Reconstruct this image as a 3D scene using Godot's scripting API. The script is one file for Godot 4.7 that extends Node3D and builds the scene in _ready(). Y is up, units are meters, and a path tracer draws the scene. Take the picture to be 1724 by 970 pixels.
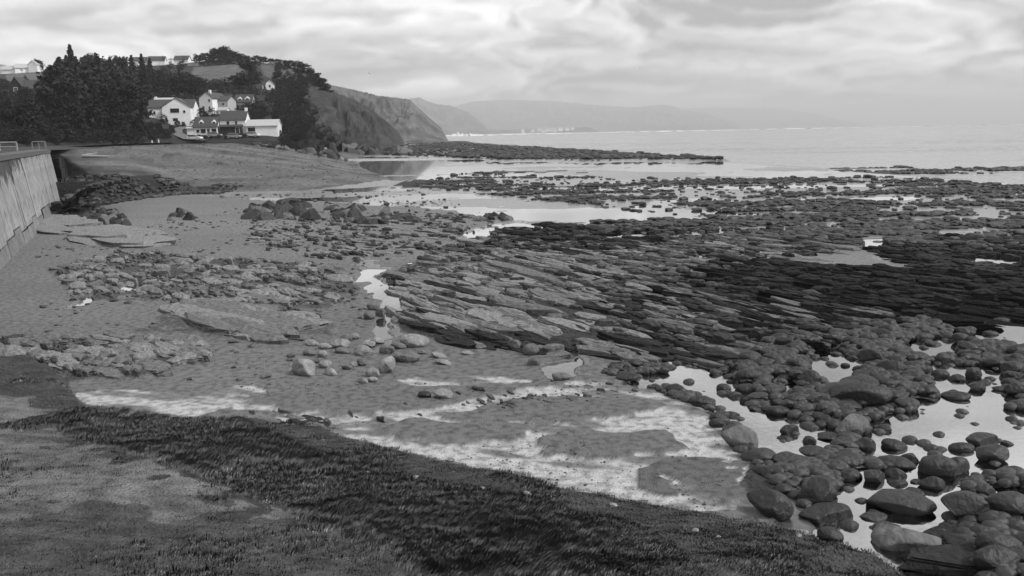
extends Node3D
# A rocky bay at low tide: foreshore of ledges and boulders, sea wall, wooded hill with white houses, far headlands in haze.

const FOCAL := 1450.0       # in units of the photograph's pixels (1724 x 970)
const EYE := 7.0
const PITCH := -10.24
const ROLL := -1.04
var cam_basis: Basis
var used := {}
var M := {}
var rng := RandomNumberGenerator.new()
var n_big := FastNoiseLite.new()
var n_mid := FastNoiseLite.new()
var n_fine := FastNoiseLite.new()
var zones := []

# ---------------------------------------------------------------- view rays (used only to lay the place out at its true distances)
func ray(px: float, py: float) -> Vector3:
	return cam_basis * Vector3((px - 862.0) / FOCAL, -(py - 485.0) / FOCAL, -1.0)
func gp(px: float, py: float, y := 0.0) -> Vector3:
	var d := ray(px, py)
	var t: float = (y - EYE) / minf(d.y, -0.0005)
	return Vector3(d.x * t, y, d.z * t)
func at(px: float, py: float, depth: float) -> Vector3:
	var d := ray(px, py)
	return Vector3(0, EYE, 0) + d * (depth / -d.z)
func seen(p: Vector3) -> Vector2:
	var q := cam_basis.inverse() * (p - Vector3(0, EYE, 0))
	return Vector2(862.0 + q.x / -q.z * FOCAL, 485.0 - q.y / -q.z * FOCAL)
func ground_poly(a: Array, y := 0.0) -> PackedVector2Array:
	var r := PackedVector2Array()
	for i in range(0, a.size(), 2):
		var p := gp(a[i], a[i + 1], y)
		r.append(Vector2(p.x, p.z))
	return r
func box_of(poly: PackedVector2Array) -> Rect2:
	var r := Rect2(poly[0], Vector2.ZERO)
	for p in poly: r = r.expand(p)
	return r

# ---------------------------------------------------------------- names and tags
func numbered(called: String) -> String:
	if not used.has(called):
		used[called] = 0
		return called
	used[called] += 1
	return "%s_%03d" % [called, used[called]]
func tag(o: Node3D, label := "", category := "", group := "", kind := "") -> Node3D:
	if label: o.set_meta("label", label)
	if category: o.set_meta("category", category)
	if group: o.set_meta("group", group)
	if kind: o.set_meta("kind", kind)
	return o
func thing(called: String, label: String, category: String, where := Vector3.ZERO, turn := 0.0, group := "") -> Node3D:
	var o := Node3D.new()
	o.name = numbered(called)
	add_child(o)
	o.position = where
	o.rotation.y = turn
	return tag(o, label, category, group)
func piece(called: String, mesh: Mesh, mat: Material, parent: Node, xf := Transform3D()) -> MeshInstance3D:
	var o := MeshInstance3D.new()
	o.name = numbered(called) if parent == self else called
	o.mesh = mesh
	o.material_override = mat
	parent.add_child(o, true)
	o.transform = xf
	return o
func structure(called: String, mesh: Mesh, mat: Material) -> MeshInstance3D:
	var o := piece(called, mesh, mat, self)
	o.set_meta("kind", "structure")
	return o
func scatter(called: String, mesh: Mesh, mat: Material, xfs: Array, tints: Array, parent: Node) -> MultiMeshInstance3D:
	var mm := MultiMesh.new()
	mm.transform_format = MultiMesh.TRANSFORM_3D
	mm.use_colors = tints.size() > 0
	mm.mesh = mesh
	mm.instance_count = xfs.size()
	for i in xfs.size():
		mm.set_instance_transform(i, xfs[i])
		if tints: mm.set_instance_color(i, tints[i])
	var o := MultiMeshInstance3D.new()
	o.name = numbered(called) if parent == self else called
	o.multimesh = mm
	o.material_override = mat
	parent.add_child(o, true)
	o.set_meta("kind", "stuff")
	return o

# ---------------------------------------------------------------- materials
func grey(v: float) -> Color:
	return Color(v, v, v).linear_to_srgb()
func noise_tex(size: int, freq: float, octaves: int, lo: float, hi: float, sd: int, kind := FastNoiseLite.TYPE_SIMPLEX_SMOOTH, mid := -1.0) -> NoiseTexture2D:
	var n := FastNoiseLite.new()
	n.seed = sd
	n.noise_type = kind
	n.frequency = freq
	n.fractal_octaves = octaves
	var t := NoiseTexture2D.new()
	t.width = size
	t.height = size
	t.seamless = true
	t.noise = n
	var g := Gradient.new()
	g.set_color(0, grey(lo))
	g.set_color(1, grey(hi))
	if mid >= 0.0: g.add_point(0.5, grey(mid))
	t.color_ramp = g
	return t
func mat(v: float, rough := 0.9, tex: Texture2D = null, scale := 1.0, bump: Texture2D = null, bump_cm := 1.0, spec := 0.5) -> StandardMaterial3D:
	var m := StandardMaterial3D.new()
	m.albedo_color = grey(v)
	m.roughness = rough
	m.metallic_specular = spec
	m.vertex_color_use_as_albedo = true
	m.uv1_triplanar = true
	m.uv1_world_triplanar = true
	m.uv1_scale = Vector3.ONE * scale
	if tex: m.albedo_texture = tex
	if bump:
		m.heightmap_enabled = true
		m.heightmap_texture = bump
		m.heightmap_scale = bump_cm
	return m
func make_materials() -> void:
	var grain := noise_tex(512, 0.02, 5, 0.55, 1.0, 11, FastNoiseLite.TYPE_SIMPLEX_SMOOTH, 0.8)
	var speck := noise_tex(512, 0.06, 4, 0.35, 1.0, 12, FastNoiseLite.TYPE_SIMPLEX_SMOOTH, 0.85)
	var blot := noise_tex(512, 0.009, 5, 0.35, 1.0, 13)
	var hgt := noise_tex(512, 0.015, 6, 0.0, 1.0, 14)
	var hfine := noise_tex(512, 0.05, 4, 0.0, 1.0, 15)
	var ripple := noise_tex(512, 0.012, 3, 0.0, 1.0, 16)
	var crack := noise_tex(512, 0.012, 4, 0.0, 1.0, 17, FastNoiseLite.TYPE_CELLULAR)
	M.sand = mat(1.0, 0.75, speck, 0.8, hfine, 2.5)
	M.wet = mat(1.0, 0.22, grain, 0.12, ripple, 1.2, 0.6)
	M.rockbed = mat(1.0, 0.85, blot, 0.5, hgt, 12.0)
	M.turf = mat(1.0, 0.95, speck, 0.5, hfine, 8.0)
	M.wash = mat(1.0, 0.45, speck, 0.6, hfine, 1.5)
	M.gravel = mat(1.0, 0.9, speck, 0.5, hfine, 8.0)
	var grit := noise_tex(1024, 0.035, 6, 0.25, 1.0, 18, FastNoiseLite.TYPE_SIMPLEX_SMOOTH, 0.8)
	for k in ["sand", "gravel", "wash", "wet", "rockbed"]:
		M[k].detail_enabled = true
		M[k].detail_blend_mode = BaseMaterial3D.BLEND_MODE_MUL
		M[k].detail_uv_layer = BaseMaterial3D.DETAIL_UV_2
		M[k].detail_albedo = grit
		M[k].uv2_triplanar = true
		M[k].uv2_world_triplanar = true
		M[k].uv2_scale = Vector3.ONE * (0.03 if k == "gravel" else 0.085)
	M.rock_dark = mat(0.02, 0.6, blot, 0.6, hgt, 5.0)
	M.rock_wet = mat(0.036, 0.6, blot, 0.8, hgt, 4.0)
	M.rock_grey = mat(0.17, 0.8, blot, 0.6, hgt, 6.0)
	M.rock_pale = mat(0.33, 0.85, blot, 0.7, hgt, 6.0)
	M.slab_pale = mat(0.3, 0.85, blot, 0.8, crack, 8.0)
	M.slab_grey = mat(0.19, 0.8, blot, 0.7, crack, 8.0)
	M.slab_dark = mat(0.03, 0.8, blot, 0.7, crack, 8.0, 0.35)
	M.weed = mat(0.011, 0.9, speck, 1.2, hgt, 12.0, 0.25)
	M.stone = mat(1.0, 0.6, blot, 0.6, hgt, 4.0)
	M.concrete = mat(0.27, 0.9, noise_tex(512, 0.008, 6, 0.45, 1.0, 21, FastNoiseLite.TYPE_SIMPLEX_SMOOTH, 0.85), 0.22, hfine, 1.5)
	M.concrete_toe = mat(0.2, 0.9, blot, 0.3, hfine, 2.0)
	M.coping = mat(0.14, 0.9, blot, 0.5, hfine, 1.5)
	M.stain = mat(0.045, 0.85, blot, 0.9)
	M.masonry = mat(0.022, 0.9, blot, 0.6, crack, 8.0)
	M.hill = mat(1.0, 0.95, blot, 0.03, hgt, 40.0)
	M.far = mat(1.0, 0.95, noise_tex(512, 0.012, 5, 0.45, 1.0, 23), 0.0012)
	M.bark = mat(0.03, 0.95)
	M.leaf = mat(0.009, 0.85)
	M.twig = mat(0.06, 0.9)
	M.leaf.uv1_triplanar = false
	M.grass = mat(1.0, 0.75)
	M.white = mat(0.84, 0.8, noise_tex(256, 0.02, 4, 0.88, 1.0, 24), 0.1)
	M.render_grey = mat(0.42, 0.85)
	M.slate = mat(0.055, 0.6, speck, 0.3)
	M.pale_roof = mat(0.4, 0.7)
	M.glass = mat(0.02, 0.1, null, 1.0, null, 1.0, 0.6)
	M.frame = mat(0.6, 0.6)
	M.car_white = mat(0.75, 0.3)
	M.car_grey = mat(0.3, 0.3)
	M.car_dark = mat(0.04, 0.3)
	M.tyre = mat(0.015, 0.9)
	M.cloth = mat(0.02, 0.9)
	M.skin = mat(0.3, 0.7)
	M.wood = mat(0.2, 0.9, speck, 0.6)
	M.driftwood = mat(0.34, 0.9, speck, 0.6)
	M.road = mat(0.16, 0.9, speck, 0.1)
	M.foam = mat(0.75, 0.7, speck, 0.05)
	M.pool = mat(0.33, 0.04, null, 1.0, ripple, 0.22, 0.7)
	M.pool.metallic = 1.0
	M.pool.clearcoat_enabled = true
	M.pool.clearcoat = 1.0
	M.pool.clearcoat_roughness = 0.03
	M.pool.uv1_scale = Vector3.ONE * 0.5
	M.sea = mat(0.3, 0.18, null, 0.05, ripple, 40.0, 0.7)
	M.sea.metallic = 0.15

# ---------------------------------------------------------------- shape helpers
func smooth(a: float, b: float, v: float) -> float:
	return smoothstep(a, b, v)
func indexed(v: PackedVector3Array, idx: PackedInt32Array, col = null) -> ArrayMesh:
	var nrm := PackedVector3Array()
	nrm.resize(v.size())
	for i in range(0, idx.size(), 3):
		var n := (v[idx[i + 2]] - v[idx[i]]).cross(v[idx[i + 1]] - v[idx[i]])
		for k in 3: nrm[idx[i + k]] += n
	for i in v.size(): nrm[i] = nrm[i].normalized()
	var a := []
	a.resize(Mesh.ARRAY_MAX)
	a[Mesh.ARRAY_VERTEX] = v
	a[Mesh.ARRAY_NORMAL] = nrm
	if col != null: a[Mesh.ARRAY_COLOR] = col
	a[Mesh.ARRAY_INDEX] = idx
	var m := ArrayMesh.new()
	m.add_surface_from_arrays(Mesh.PRIMITIVE_TRIANGLES, a)
	return m
func faceted(v: PackedVector3Array, idx: PackedInt32Array) -> ArrayMesh:
	var w := PackedVector3Array()
	var nrm := PackedVector3Array()
	for i in range(0, idx.size(), 3):
		var n := (v[idx[i + 2]] - v[idx[i]]).cross(v[idx[i + 1]] - v[idx[i]]).normalized()
		for k in 3:
			w.append(v[idx[i + k]])
			nrm.append(n)
	var a := []
	a.resize(Mesh.ARRAY_MAX)
	a[Mesh.ARRAY_VERTEX] = w
	a[Mesh.ARRAY_NORMAL] = nrm
	var m := ArrayMesh.new()
	m.add_surface_from_arrays(Mesh.PRIMITIVE_TRIANGLES, a)
	return m
# a convex prism between two rings of equal length (bottom, top), faces outwards whichever way the rings run
func prism(bottom: PackedVector3Array, top: PackedVector3Array) -> ArrayMesh:
	var v := bottom + top
	var n := bottom.size()
	var c := Vector3.ZERO
	for p in v: c += p
	c /= v.size()
	var idx := PackedInt32Array()
	for i in n:
		var j := (i + 1) % n
		idx.append_array([i, j, n + i, j, n + j, n + i])
	for i in range(1, n - 1):
		idx.append_array([0, i, i + 1, n, n + i, n + i + 1])
	for i in range(0, idx.size(), 3):
		var q := (v[idx[i + 2]] - v[idx[i]]).cross(v[idx[i + 1]] - v[idx[i]])
		if q.dot(v[idx[i]] - c) < 0:
			var s := idx[i + 1]
			idx[i + 1] = idx[i + 2]
			idx[i + 2] = s
	return faceted(v, idx)
func block(w: float, h: float, d: float, at_ := Vector3.ZERO, bevel := 0.0) -> ArrayMesh:   # sits on at_, centred in x and z
	var ring := func(y, k): return PackedVector3Array([at_ + Vector3(-w / 2 + k, y, -d / 2 + k), at_ + Vector3(w / 2 - k, y, -d / 2 + k), at_ + Vector3(w / 2 - k, y, d / 2 - k), at_ + Vector3(-w / 2 + k, y, d / 2 - k)])
	return prism(ring.call(0.0, 0.0), ring.call(h, bevel))
func extrude_x(profile: Array, half: float, inset := 0.0) -> ArrayMesh:   # profile of (z, y) points, extruded along x
	var a := PackedVector3Array()
	var b := PackedVector3Array()
	for p in profile:
		a.append(Vector3(-half, p.y, p.x))
		b.append(Vector3(half, p.y, p.x))
	return prism(a, b)
func tube(a: Vector3, b: Vector3, r0: float, r1: float, n := 6) -> ArrayMesh:
	var d := (b - a).normalized()
	var u := d.cross(Vector3(0.31, 0.2, 0.93)).normalized()
	var w := d.cross(u)
	var p := PackedVector3Array()
	var q := PackedVector3Array()
	for i in n:
		var o := u * cos(TAU * i / n) + w * sin(TAU * i / n)
		p.append(a + o * r0)
		q.append(b + o * r1)
	return prism(p, q)
func join(meshes: Array) -> ArrayMesh:
	var st := SurfaceTool.new()
	st.begin(Mesh.PRIMITIVE_TRIANGLES)
	for m in meshes: st.append_from(m, 0, Transform3D())
	return st.commit()
func ico(sub: int) -> Array:
	var t := (1.0 + sqrt(5.0)) / 2.0
	var v := PackedVector3Array([Vector3(-1, t, 0), Vector3(1, t, 0), Vector3(-1, -t, 0), Vector3(1, -t, 0), Vector3(0, -1, t), Vector3(0, 1, t), Vector3(0, -1, -t), Vector3(0, 1, -t), Vector3(t, 0, -1), Vector3(t, 0, 1), Vector3(-t, 0, -1), Vector3(-t, 0, 1)])
	for i in 12: v[i] = v[i].normalized()
	var f := PackedInt32Array([0, 5, 11, 0, 1, 5, 0, 7, 1, 0, 10, 7, 0, 11, 10, 1, 9, 5, 5, 4, 11, 11, 2, 10, 10, 6, 7, 7, 8, 1, 3, 4, 9, 3, 2, 4, 3, 6, 2, 3, 8, 6, 3, 9, 8, 4, 5, 9, 2, 11, 4, 6, 10, 2, 8, 7, 6, 9, 1, 8])
	for s in sub:
		var mids := {}
		var g := PackedInt32Array()
		for i in range(0, f.size(), 3):
			var m := []
			for k in 3:
				var a := f[i + k]
				var b := f[i + (k + 1) % 3]
				var key := mini(a, b) * 100000 + maxi(a, b)
				if not mids.has(key):
					mids[key] = v.size()
					v.append(((v[a] + v[b]) / 2).normalized())
				m.append(mids[key])
			g.append_array([f[i], m[0], m[2], f[i + 1], m[1], m[0], f[i + 2], m[2], m[1], m[0], m[1], m[2]])
		f = g
	# make every face clockwise seen from outside
	for i in range(0, f.size(), 3):
		if (v[f[i + 2]] - v[f[i]]).cross(v[f[i + 1]] - v[f[i]]).dot(v[f[i]]) < 0:
			var s := f[i + 1]
			f[i + 1] = f[i + 2]
			f[i + 2] = s
	return [v, f]
func rock_mesh(sd: int, sub: int, lumps: float, cuts: int, hard: float, flat_shaded := false) -> ArrayMesh:   # about 1 m across, origin at its middle
	var r := RandomNumberGenerator.new()
	r.seed = sd
	var base := ico(sub)
	var v: PackedVector3Array = base[0]
	var planes := []
	for k in cuts:
		var n := Vector3(r.randfn(), r.randfn() * 0.8, r.randfn()).normalized()
		planes.append([n, r.randf_range(0.5, 0.85)])
	for i in v.size():
		var d := v[i]
		var p := d * (1.0 + lumps * n_mid.get_noise_3dv(d * 14.0 + Vector3.ONE * sd * 31.0) + lumps * 0.25 * n_mid.get_noise_3dv(d * 50.0 + Vector3.ONE * sd * 17.0))
		for q in planes:
			var over: float = p.dot(q[0]) - q[1]
			if over > 0.0: p -= q[0] * over * hard
		v[i] = p * 0.55
	return faceted(v, base[1]) if flat_shaded else indexed(v, base[1])
func crag_mesh(sd: int) -> ArrayMesh:   # an angular upstanding rock, about 1 m wide, origin at its foot
	var r := RandomNumberGenerator.new()
	r.seed = sd
	var base := ico(2)
	var v: PackedVector3Array = base[0]
	var planes := []
	for k in 14:
		var n := Vector3(r.randfn(), absf(r.randfn()) * 0.7 + 0.1, r.randfn()).normalized()
		planes.append([n, r.randf_range(0.3, 0.62)])
	for i in v.size():
		var p := v[i] * (1.0 + 0.35 * n_mid.get_noise_3dv(v[i] * 20.0 + Vector3.ONE * sd * 13.0))
		p.y *= 1.5
		for q in planes:
			var over: float = p.dot(q[0]) - q[1]
			if over > 0.0: p -= q[0] * over
		v[i] = p * 0.8
	return faceted(v, base[1])
# one tilted plate of layered rock: ragged outline, stepped beds on its sides; unit size, origin on its underside's level
func slab_mesh(sd: int, n := 12) -> ArrayMesh:
	var r := RandomNumberGenerator.new()
	r.seed = sd
	var rad := []
	for i in n:
		var a := TAU * i / n
		var e := pow(pow(absf(cos(a)), 2.6) + pow(absf(sin(a)), 2.6), -1.0 / 2.6)
		rad.append(Vector2(cos(a) * e * r.randf_range(0.36, 0.54), sin(a) * e * r.randf_range(0.33, 0.54)))
	var v := PackedVector3Array()
	var levels := [[-0.9, 1.1], [0.02, 1.04], [0.1, 0.98], [0.36, 1.0], [0.4, 0.93], [0.62, 0.94], [0.68, 0.86], [0.74, 0.45]]
	for L in levels:
		for i in n:
			var j := r.randf_range(0.93, 1.05)
			var p: Vector2 = rad[i] * float(L[1]) * j
			v.append(Vector3(p.x, float(L[0]) + (r.randf_range(-0.06, 0.06) if L[0] > 0.05 else 0.0), p.y))
	v.append(Vector3(0, 0.76, 0))
	var idx := PackedInt32Array()
	for k in levels.size() - 1:
		for i in n:
			var a := k * n + i
			var b := k * n + (i + 1) % n
			idx.append_array([a, b, a + n, b, b + n, a + n])
	var top := (levels.size() - 1) * n
	for i in n: idx.append_array([top + i, top + (i + 1) % n, v.size() - 1])
	for i in range(0, idx.size(), 3):
		var q := (v[idx[i + 2]] - v[idx[i]]).cross(v[idx[i + 1]] - v[idx[i]])
		var mid := (v[idx[i]] + v[idx[i + 1]] + v[idx[i + 2]]) / 3
		if q.dot(mid - Vector3(0, 0.2, 0)) < 0:
			var s := idx[i + 1]
			idx[i + 1] = idx[i + 2]
			idx[i + 2] = s
	return faceted(v, idx)

# ---------------------------------------------------------------- the beach
enum {SAND, WET, ROCK, TURF, WASH, GRAVEL}
var bank_edge: PackedVector2Array
var bank_poly: PackedVector2Array
var bank_box: Rect2
var tall_poly: PackedVector2Array
var path_poly: PackedVector2Array
var upper_edge: PackedVector2Array
var upper_step := []
var upper_poly: PackedVector2Array
var upper_box: Rect2

func edge_dist(p: Vector2, line: PackedVector2Array) -> Vector2:   # (distance, index + fraction of the nearest place on the line)
	var best := Vector2(1e9, 0)
	for i in line.size() - 1:
		var q := Geometry2D.get_closest_point_to_segment(p, line[i], line[i + 1])
		var d := p.distance_to(q)
		if d < best.x: best = Vector2(d, i + q.distance_to(line[i]) / maxf(line[i].distance_to(line[i + 1]), 0.001))
	return best
func bank_height(p: Vector2) -> float:
	if not bank_box.has_point(p) or not Geometry2D.is_point_in_polygon(p, bank_poly): return 0.0
	var d := edge_dist(p, bank_edge).x
	return 0.2 * smooth(0.0, 0.25, d) + minf(0.13 * d, 1.4)
func bank_point(px: float, py: float) -> Vector2:
	var y := 0.2
	var p := Vector3.ZERO
	for k in 8:
		p = gp(px, py, y)
		y = lerpf(y, bank_height(Vector2(p.x, p.z)), 0.6)
	return Vector2(p.x, p.z)
func bank_zone(a: Array) -> PackedVector2Array:
	var r := PackedVector2Array()
	for i in range(0, a.size(), 2): r.append(bank_point(a[i], a[i + 1]))
	return r
func ragged(a: Array) -> Array:   # the outline with extra corners, wandering a little
	var r := RandomNumberGenerator.new()
	r.seed = int(a[0] * 7 + a[1] * 13)
	var out := []
	for i in range(0, a.size(), 2):
		var p := Vector2(a[i], a[i + 1])
		var q := Vector2(a[(i + 2) % a.size()], a[(i + 3) % a.size()])
		out.append_array([p.x, p.y])
		var n := clampi(int(p.distance_to(q) / 16.0), 0, 4)
		var amp := minf(p.distance_to(q) * 0.09, 7.0)
		for k in n:
			var m := p.lerp(q, (k + 1.0) / (n + 1.0))
			out.append_array([m.x + r.randf_range(-1, 1) * amp, m.y + r.randf_range(-1, 1) * amp * 0.35 * clampf((m.y - 225.0) / 200.0, 0.05, 1.0)])
	return out
func zone(a: Array, type: int, h: float, v: float, warp := 0.02, patch := -9.0, bands := false) -> void:
	var poly := ground_poly(ragged(a))
	zones.append({"poly": poly, "box": box_of(poly).grow(1.0), "type": type, "h": h, "v": v, "warp": warp, "patch": patch, "bands": bands})
func ragged_line(a: Array) -> Array:
	var r := ragged(a)
	while r[r.size() - 2] != a[a.size() - 2] or r[r.size() - 1] != a[a.size() - 1]: r.resize(r.size() - 2)
	return r
func lay_out_beach() -> void:
	# turf bank at the foot of the viewpoint
	bank_edge = ground_poly(ragged_line([-260, 612, 0, 606, 60, 602, 118, 636, 122, 662, 150, 690, 330, 708, 400, 704, 540, 718, 625, 745, 760, 788, 925, 826, 1120, 862, 1340, 906, 1480, 946, 1530, 975, 1640, 1080, 1800, 1300]), 0.05)
	bank_poly = bank_edge.duplicate()
	bank_poly.append_array(PackedVector2Array([Vector2(9, -1), Vector2(-30, -1), Vector2(-40, bank_edge[0].y)]))
	bank_box = box_of(bank_poly)
	tall_poly = bank_zone([120, 684, 330, 702, 400, 704, 520, 765, 700, 805, 850, 835, 1050, 880, 1150, 930, 1180, 1000, 760, 1000, 640, 935, 480, 870, 300, 790, 150, 745, 80, 715])
	path_poly = bank_zone([-90, 672, 60, 668, 120, 684, 78, 705, 200, 752, 320, 796, 390, 840, 480, 875, 380, 880, 200, 862, 100, 850, 0, 840, -90, 830])
	# the higher storm beach below the houses, with the stream's cut bank at its near end
	var up := [60, 368, 2.6, 105, 350, 2.6, 200, 336, 2.6, 275, 327, 2.2, 335, 324, 0.4, 500, 322, 0.25, 660, 302, 0.1, 610, 284, 0.1, 595, 268, 0.1, 640, 253, 0.1, 760, 238, 0.0]
	for i in range(0, up.size(), 3):
		var p := gp(up[i], up[i + 1])
		upper_edge.append(Vector2(p.x, p.z))
		upper_step.append(up[i + 2])
	upper_poly = upper_edge.duplicate()
	upper_poly.append_array(PackedVector2Array([Vector2(-60, -600), Vector2(-400, -600), Vector2(-400, -60), Vector2(-60, -60)]))
	upper_box = box_of(upper_poly)
	# wide wet flats towards the sea
	zone([640, 318, 690, 268, 850, 262, 1200, 262, 1760, 262, 1760, 395, 1500, 392, 1300, 385, 1150, 374, 850, 372, 700, 350], WET, -0.05, 0.3, 0.03)
	zone([200, 323, 500, 322, 660, 302, 760, 320, 900, 372, 700, 352, 520, 338, 330, 330], WET, -0.04, 0.26, 0.02)
	zone([560, 288, 600, 262, 760, 264, 1210, 270, 1000, 284, 780, 288, 745, 303, 640, 300], WET, -0.075, 0.3, 0.02)
	# dark weedy reefs
	zone([690, 238, 760, 238, 900, 248, 1100, 260, 1230, 270, 1000, 272, 850, 271, 740, 266, 640, 262, 625, 257, 660, 252], ROCK, 0.35, 0.045, 0.05, -0.45)
	zone([670, 315, 770, 290, 900, 286, 1060, 300, 1300, 298, 1500, 296, 1760, 316, 1760, 345, 1300, 335, 1000, 330, 800, 330], ROCK, 0.0, 0.04, 0.08, 0.05, true)
	zone([820, 318, 1000, 308, 1760, 320, 1760, 400, 1500, 395, 1300, 390, 1180, 365, 1000, 345, 880, 335], ROCK, 0.0, 0.04, 0.08, 0.09, true)
	zone([840, 375, 1000, 372, 1760, 392, 1760, 452, 1500, 442, 1300, 442, 1100, 428, 860, 412], WET, -0.055, 0.26, 0.03)
	zone([850, 385, 1000, 375, 1200, 372, 1400, 385, 1760, 395, 1760, 450, 1300, 440, 1000, 430, 850, 425], ROCK, 0.0, 0.04, 0.06, 0.0, true)
	# bedrock under the ledges
	zone([620, 480, 700, 440, 850, 420, 1000, 428, 1200, 440, 1400, 445, 1760, 455, 1760, 545, 1500, 545, 1250, 600, 950, 592, 760, 575, 680, 560, 640, 520], ROCK, 0.0, 0.05, 0.02, -0.3)
	zone([1320, 405, 1440, 400, 1500, 412, 1480, 440, 1560, 445, 1760, 462, 1760, 470, 1500, 458, 1380, 452, 1320, 430], WASH, 0.0, 0.17, 0.02)
	zone([1200, 455, 1320, 445, 1760, 478, 1760, 540, 1450, 535, 1300, 500], ROCK, 0.1, 0.02, 0.03, -0.8)
	zone([90, 452, 200, 425, 400, 440, 560, 450, 600, 490, 540, 520, 380, 512, 240, 505, 130, 510], ROCK, 0.05, 0.13, 0.03, -0.45)
	zone([240, 555, 300, 512, 450, 520, 550, 540, 560, 562, 430, 566, 300, 560], ROCK, 0.04, 0.15, 0.03, -0.3)
	zone([-80, 580, 60, 568, 330, 575, 350, 600, 220, 640, 130, 640, 60, 605, -80, 606], ROCK, 0.06, 0.11, 0.03, -0.35)
	# boulder field
	zone([1000, 615, 1250, 585, 1450, 545, 1760, 530, 1760, 1100, 1500, 1000, 1330, 900, 1260, 850, 1220, 740, 1130, 680], ROCK, 0.0, 0.055, 0.03)
	# runnels of pale washed sand between low sand bars
	zone([385, 660, 420, 645, 480, 690, 640, 668, 1000, 640, 1150, 636, 1230, 690, 1260, 780, 1240, 860, 1120, 866, 900, 816, 620, 742, 520, 722, 400, 700], WASH, -0.03, 0.4, 0.012)
	zone([125, 662, 200, 655, 330, 668, 392, 648, 430, 648, 410, 682, 330, 702, 200, 690, 150, 684], WASH, 0.0, 0.38, 0.012)
	zone([660, 638, 760, 633, 890, 638, 880, 648, 700, 648], WASH, -0.02, 0.4, 0.01)
	zone([420, 668, 560, 650, 780, 646, 980, 640, 860, 660, 760, 680, 620, 692, 500, 690], SAND, 0.06, 0.19, 0.03)
	zone([628, 716, 720, 705, 900, 722, 870, 745, 760, 747, 670, 737], SAND, 0.07, 0.19, 0.03)
	zone([740, 702, 870, 673, 1000, 671, 1120, 690, 960, 716, 820, 718], SAND, 0.07, 0.19, 0.03)
	zone([900, 748, 950, 734, 1120, 738, 1160, 765, 1020, 782, 920, 778], SAND, 0.08, 0.19, 0.03)
	zone([1130, 780, 1250, 790, 1260, 856, 1130, 856, 1060, 830, 1080, 800], SAND, 0.03, 0.15, 0.05, -0.15)
	# standing water, each pool in a margin of wet sand
	var pools := []
	for a in [[608, 462, 642, 461, 645, 484, 674, 500, 674, 516, 660, 545, 640, 568, 622, 560, 650, 525, 624, 488],
		[898, 612, 948, 603, 952, 630, 905, 634],
		[1112, 612, 1165, 612, 1240, 645, 1275, 688, 1330, 700, 1400, 715, 1395, 748, 1345, 775, 1275, 768, 1240, 730, 1200, 680, 1140, 660],
		[1365, 592, 1440, 586, 1455, 640, 1400, 648, 1370, 620], [1545, 566, 1625, 568, 1635, 604, 1550, 600],
		[1600, 540, 1780, 522, 1780, 596, 1700, 580, 1640, 572], [1455, 745, 1500, 712, 1560, 690, 1660, 688, 1780, 700, 1780, 790, 1640, 800, 1560, 796, 1480, 775],
		[1385, 850, 1460, 800, 1600, 790, 1650, 802, 1620, 850, 1620, 900, 1640, 985, 1540, 985, 1430, 925, 1380, 880],
		[1575, 612, 1690, 615, 1700, 684, 1600, 684], [1300, 640, 1345, 645, 1350, 665, 1310, 668],
		[1252, 432, 1295, 424, 1285, 452, 1258, 454], [796, 392, 842, 384, 838, 406, 800, 412], [1436, 402, 1492, 402, 1498, 421, 1470, 419],
		[1035, 632, 1120, 628, 1150, 655, 1060, 648], [725, 495, 800, 502, 795, 512, 730, 505], [880, 490, 895, 488, 893, 503, 882, 503], [1025, 535, 1060, 532, 1055, 548, 1030, 545], [1320, 485, 1400, 492, 1395, 499, 1330, 492],
		[215, 478, 232, 478, 230, 488, 150, 492, 135, 515, 122, 514, 150, 488]]:
		var mid := Vector2.ZERO
		for i in range(0, a.size(), 2): mid += Vector2(a[i], a[i + 1]) * 2.0 / a.size()
		for i in range(0, a.size(), 2):
			a[i] = mid.x + (a[i] - mid.x) * 1.12
			a[i + 1] = mid.y + (a[i + 1] - mid.y) * 1.12
		var rim: Array = a.duplicate()
		for i in range(0, a.size(), 2):
			rim[i] = mid.x + (a[i] - mid.x) * 1.3
			rim[i + 1] = mid.y + (a[i + 1] - mid.y) * 1.3
		zone(rim, WET, -0.02, 0.1, 0.035)
		pools.append(a)
	for q in [[740, 468], [885, 495], [832, 455], [1062, 475], [1105, 492], [960, 452], [1050, 541], [1130, 505], [1215, 556], [1285, 572], [765, 507], [1165, 428], [1010, 408], [905, 438], [1340, 488], [1440, 500], [1560, 455], [1620, 440], [1180, 395], [1000, 470], [860, 520], [930, 545]]:
		var a := []
		for i in 8: a.append_array([q[0] + 21.0 * cos(i * TAU / 8) * (0.7 + 0.3 * sin(i * 2.3 + q[0])), q[1] + 7.5 * sin(i * TAU / 8) * (0.7 + 0.3 * cos(i * 1.7 + q[0]))])
		pools.append(a)
	for a in pools: zone(a, WASH, -0.17, 0.12, 0.03)

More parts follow.
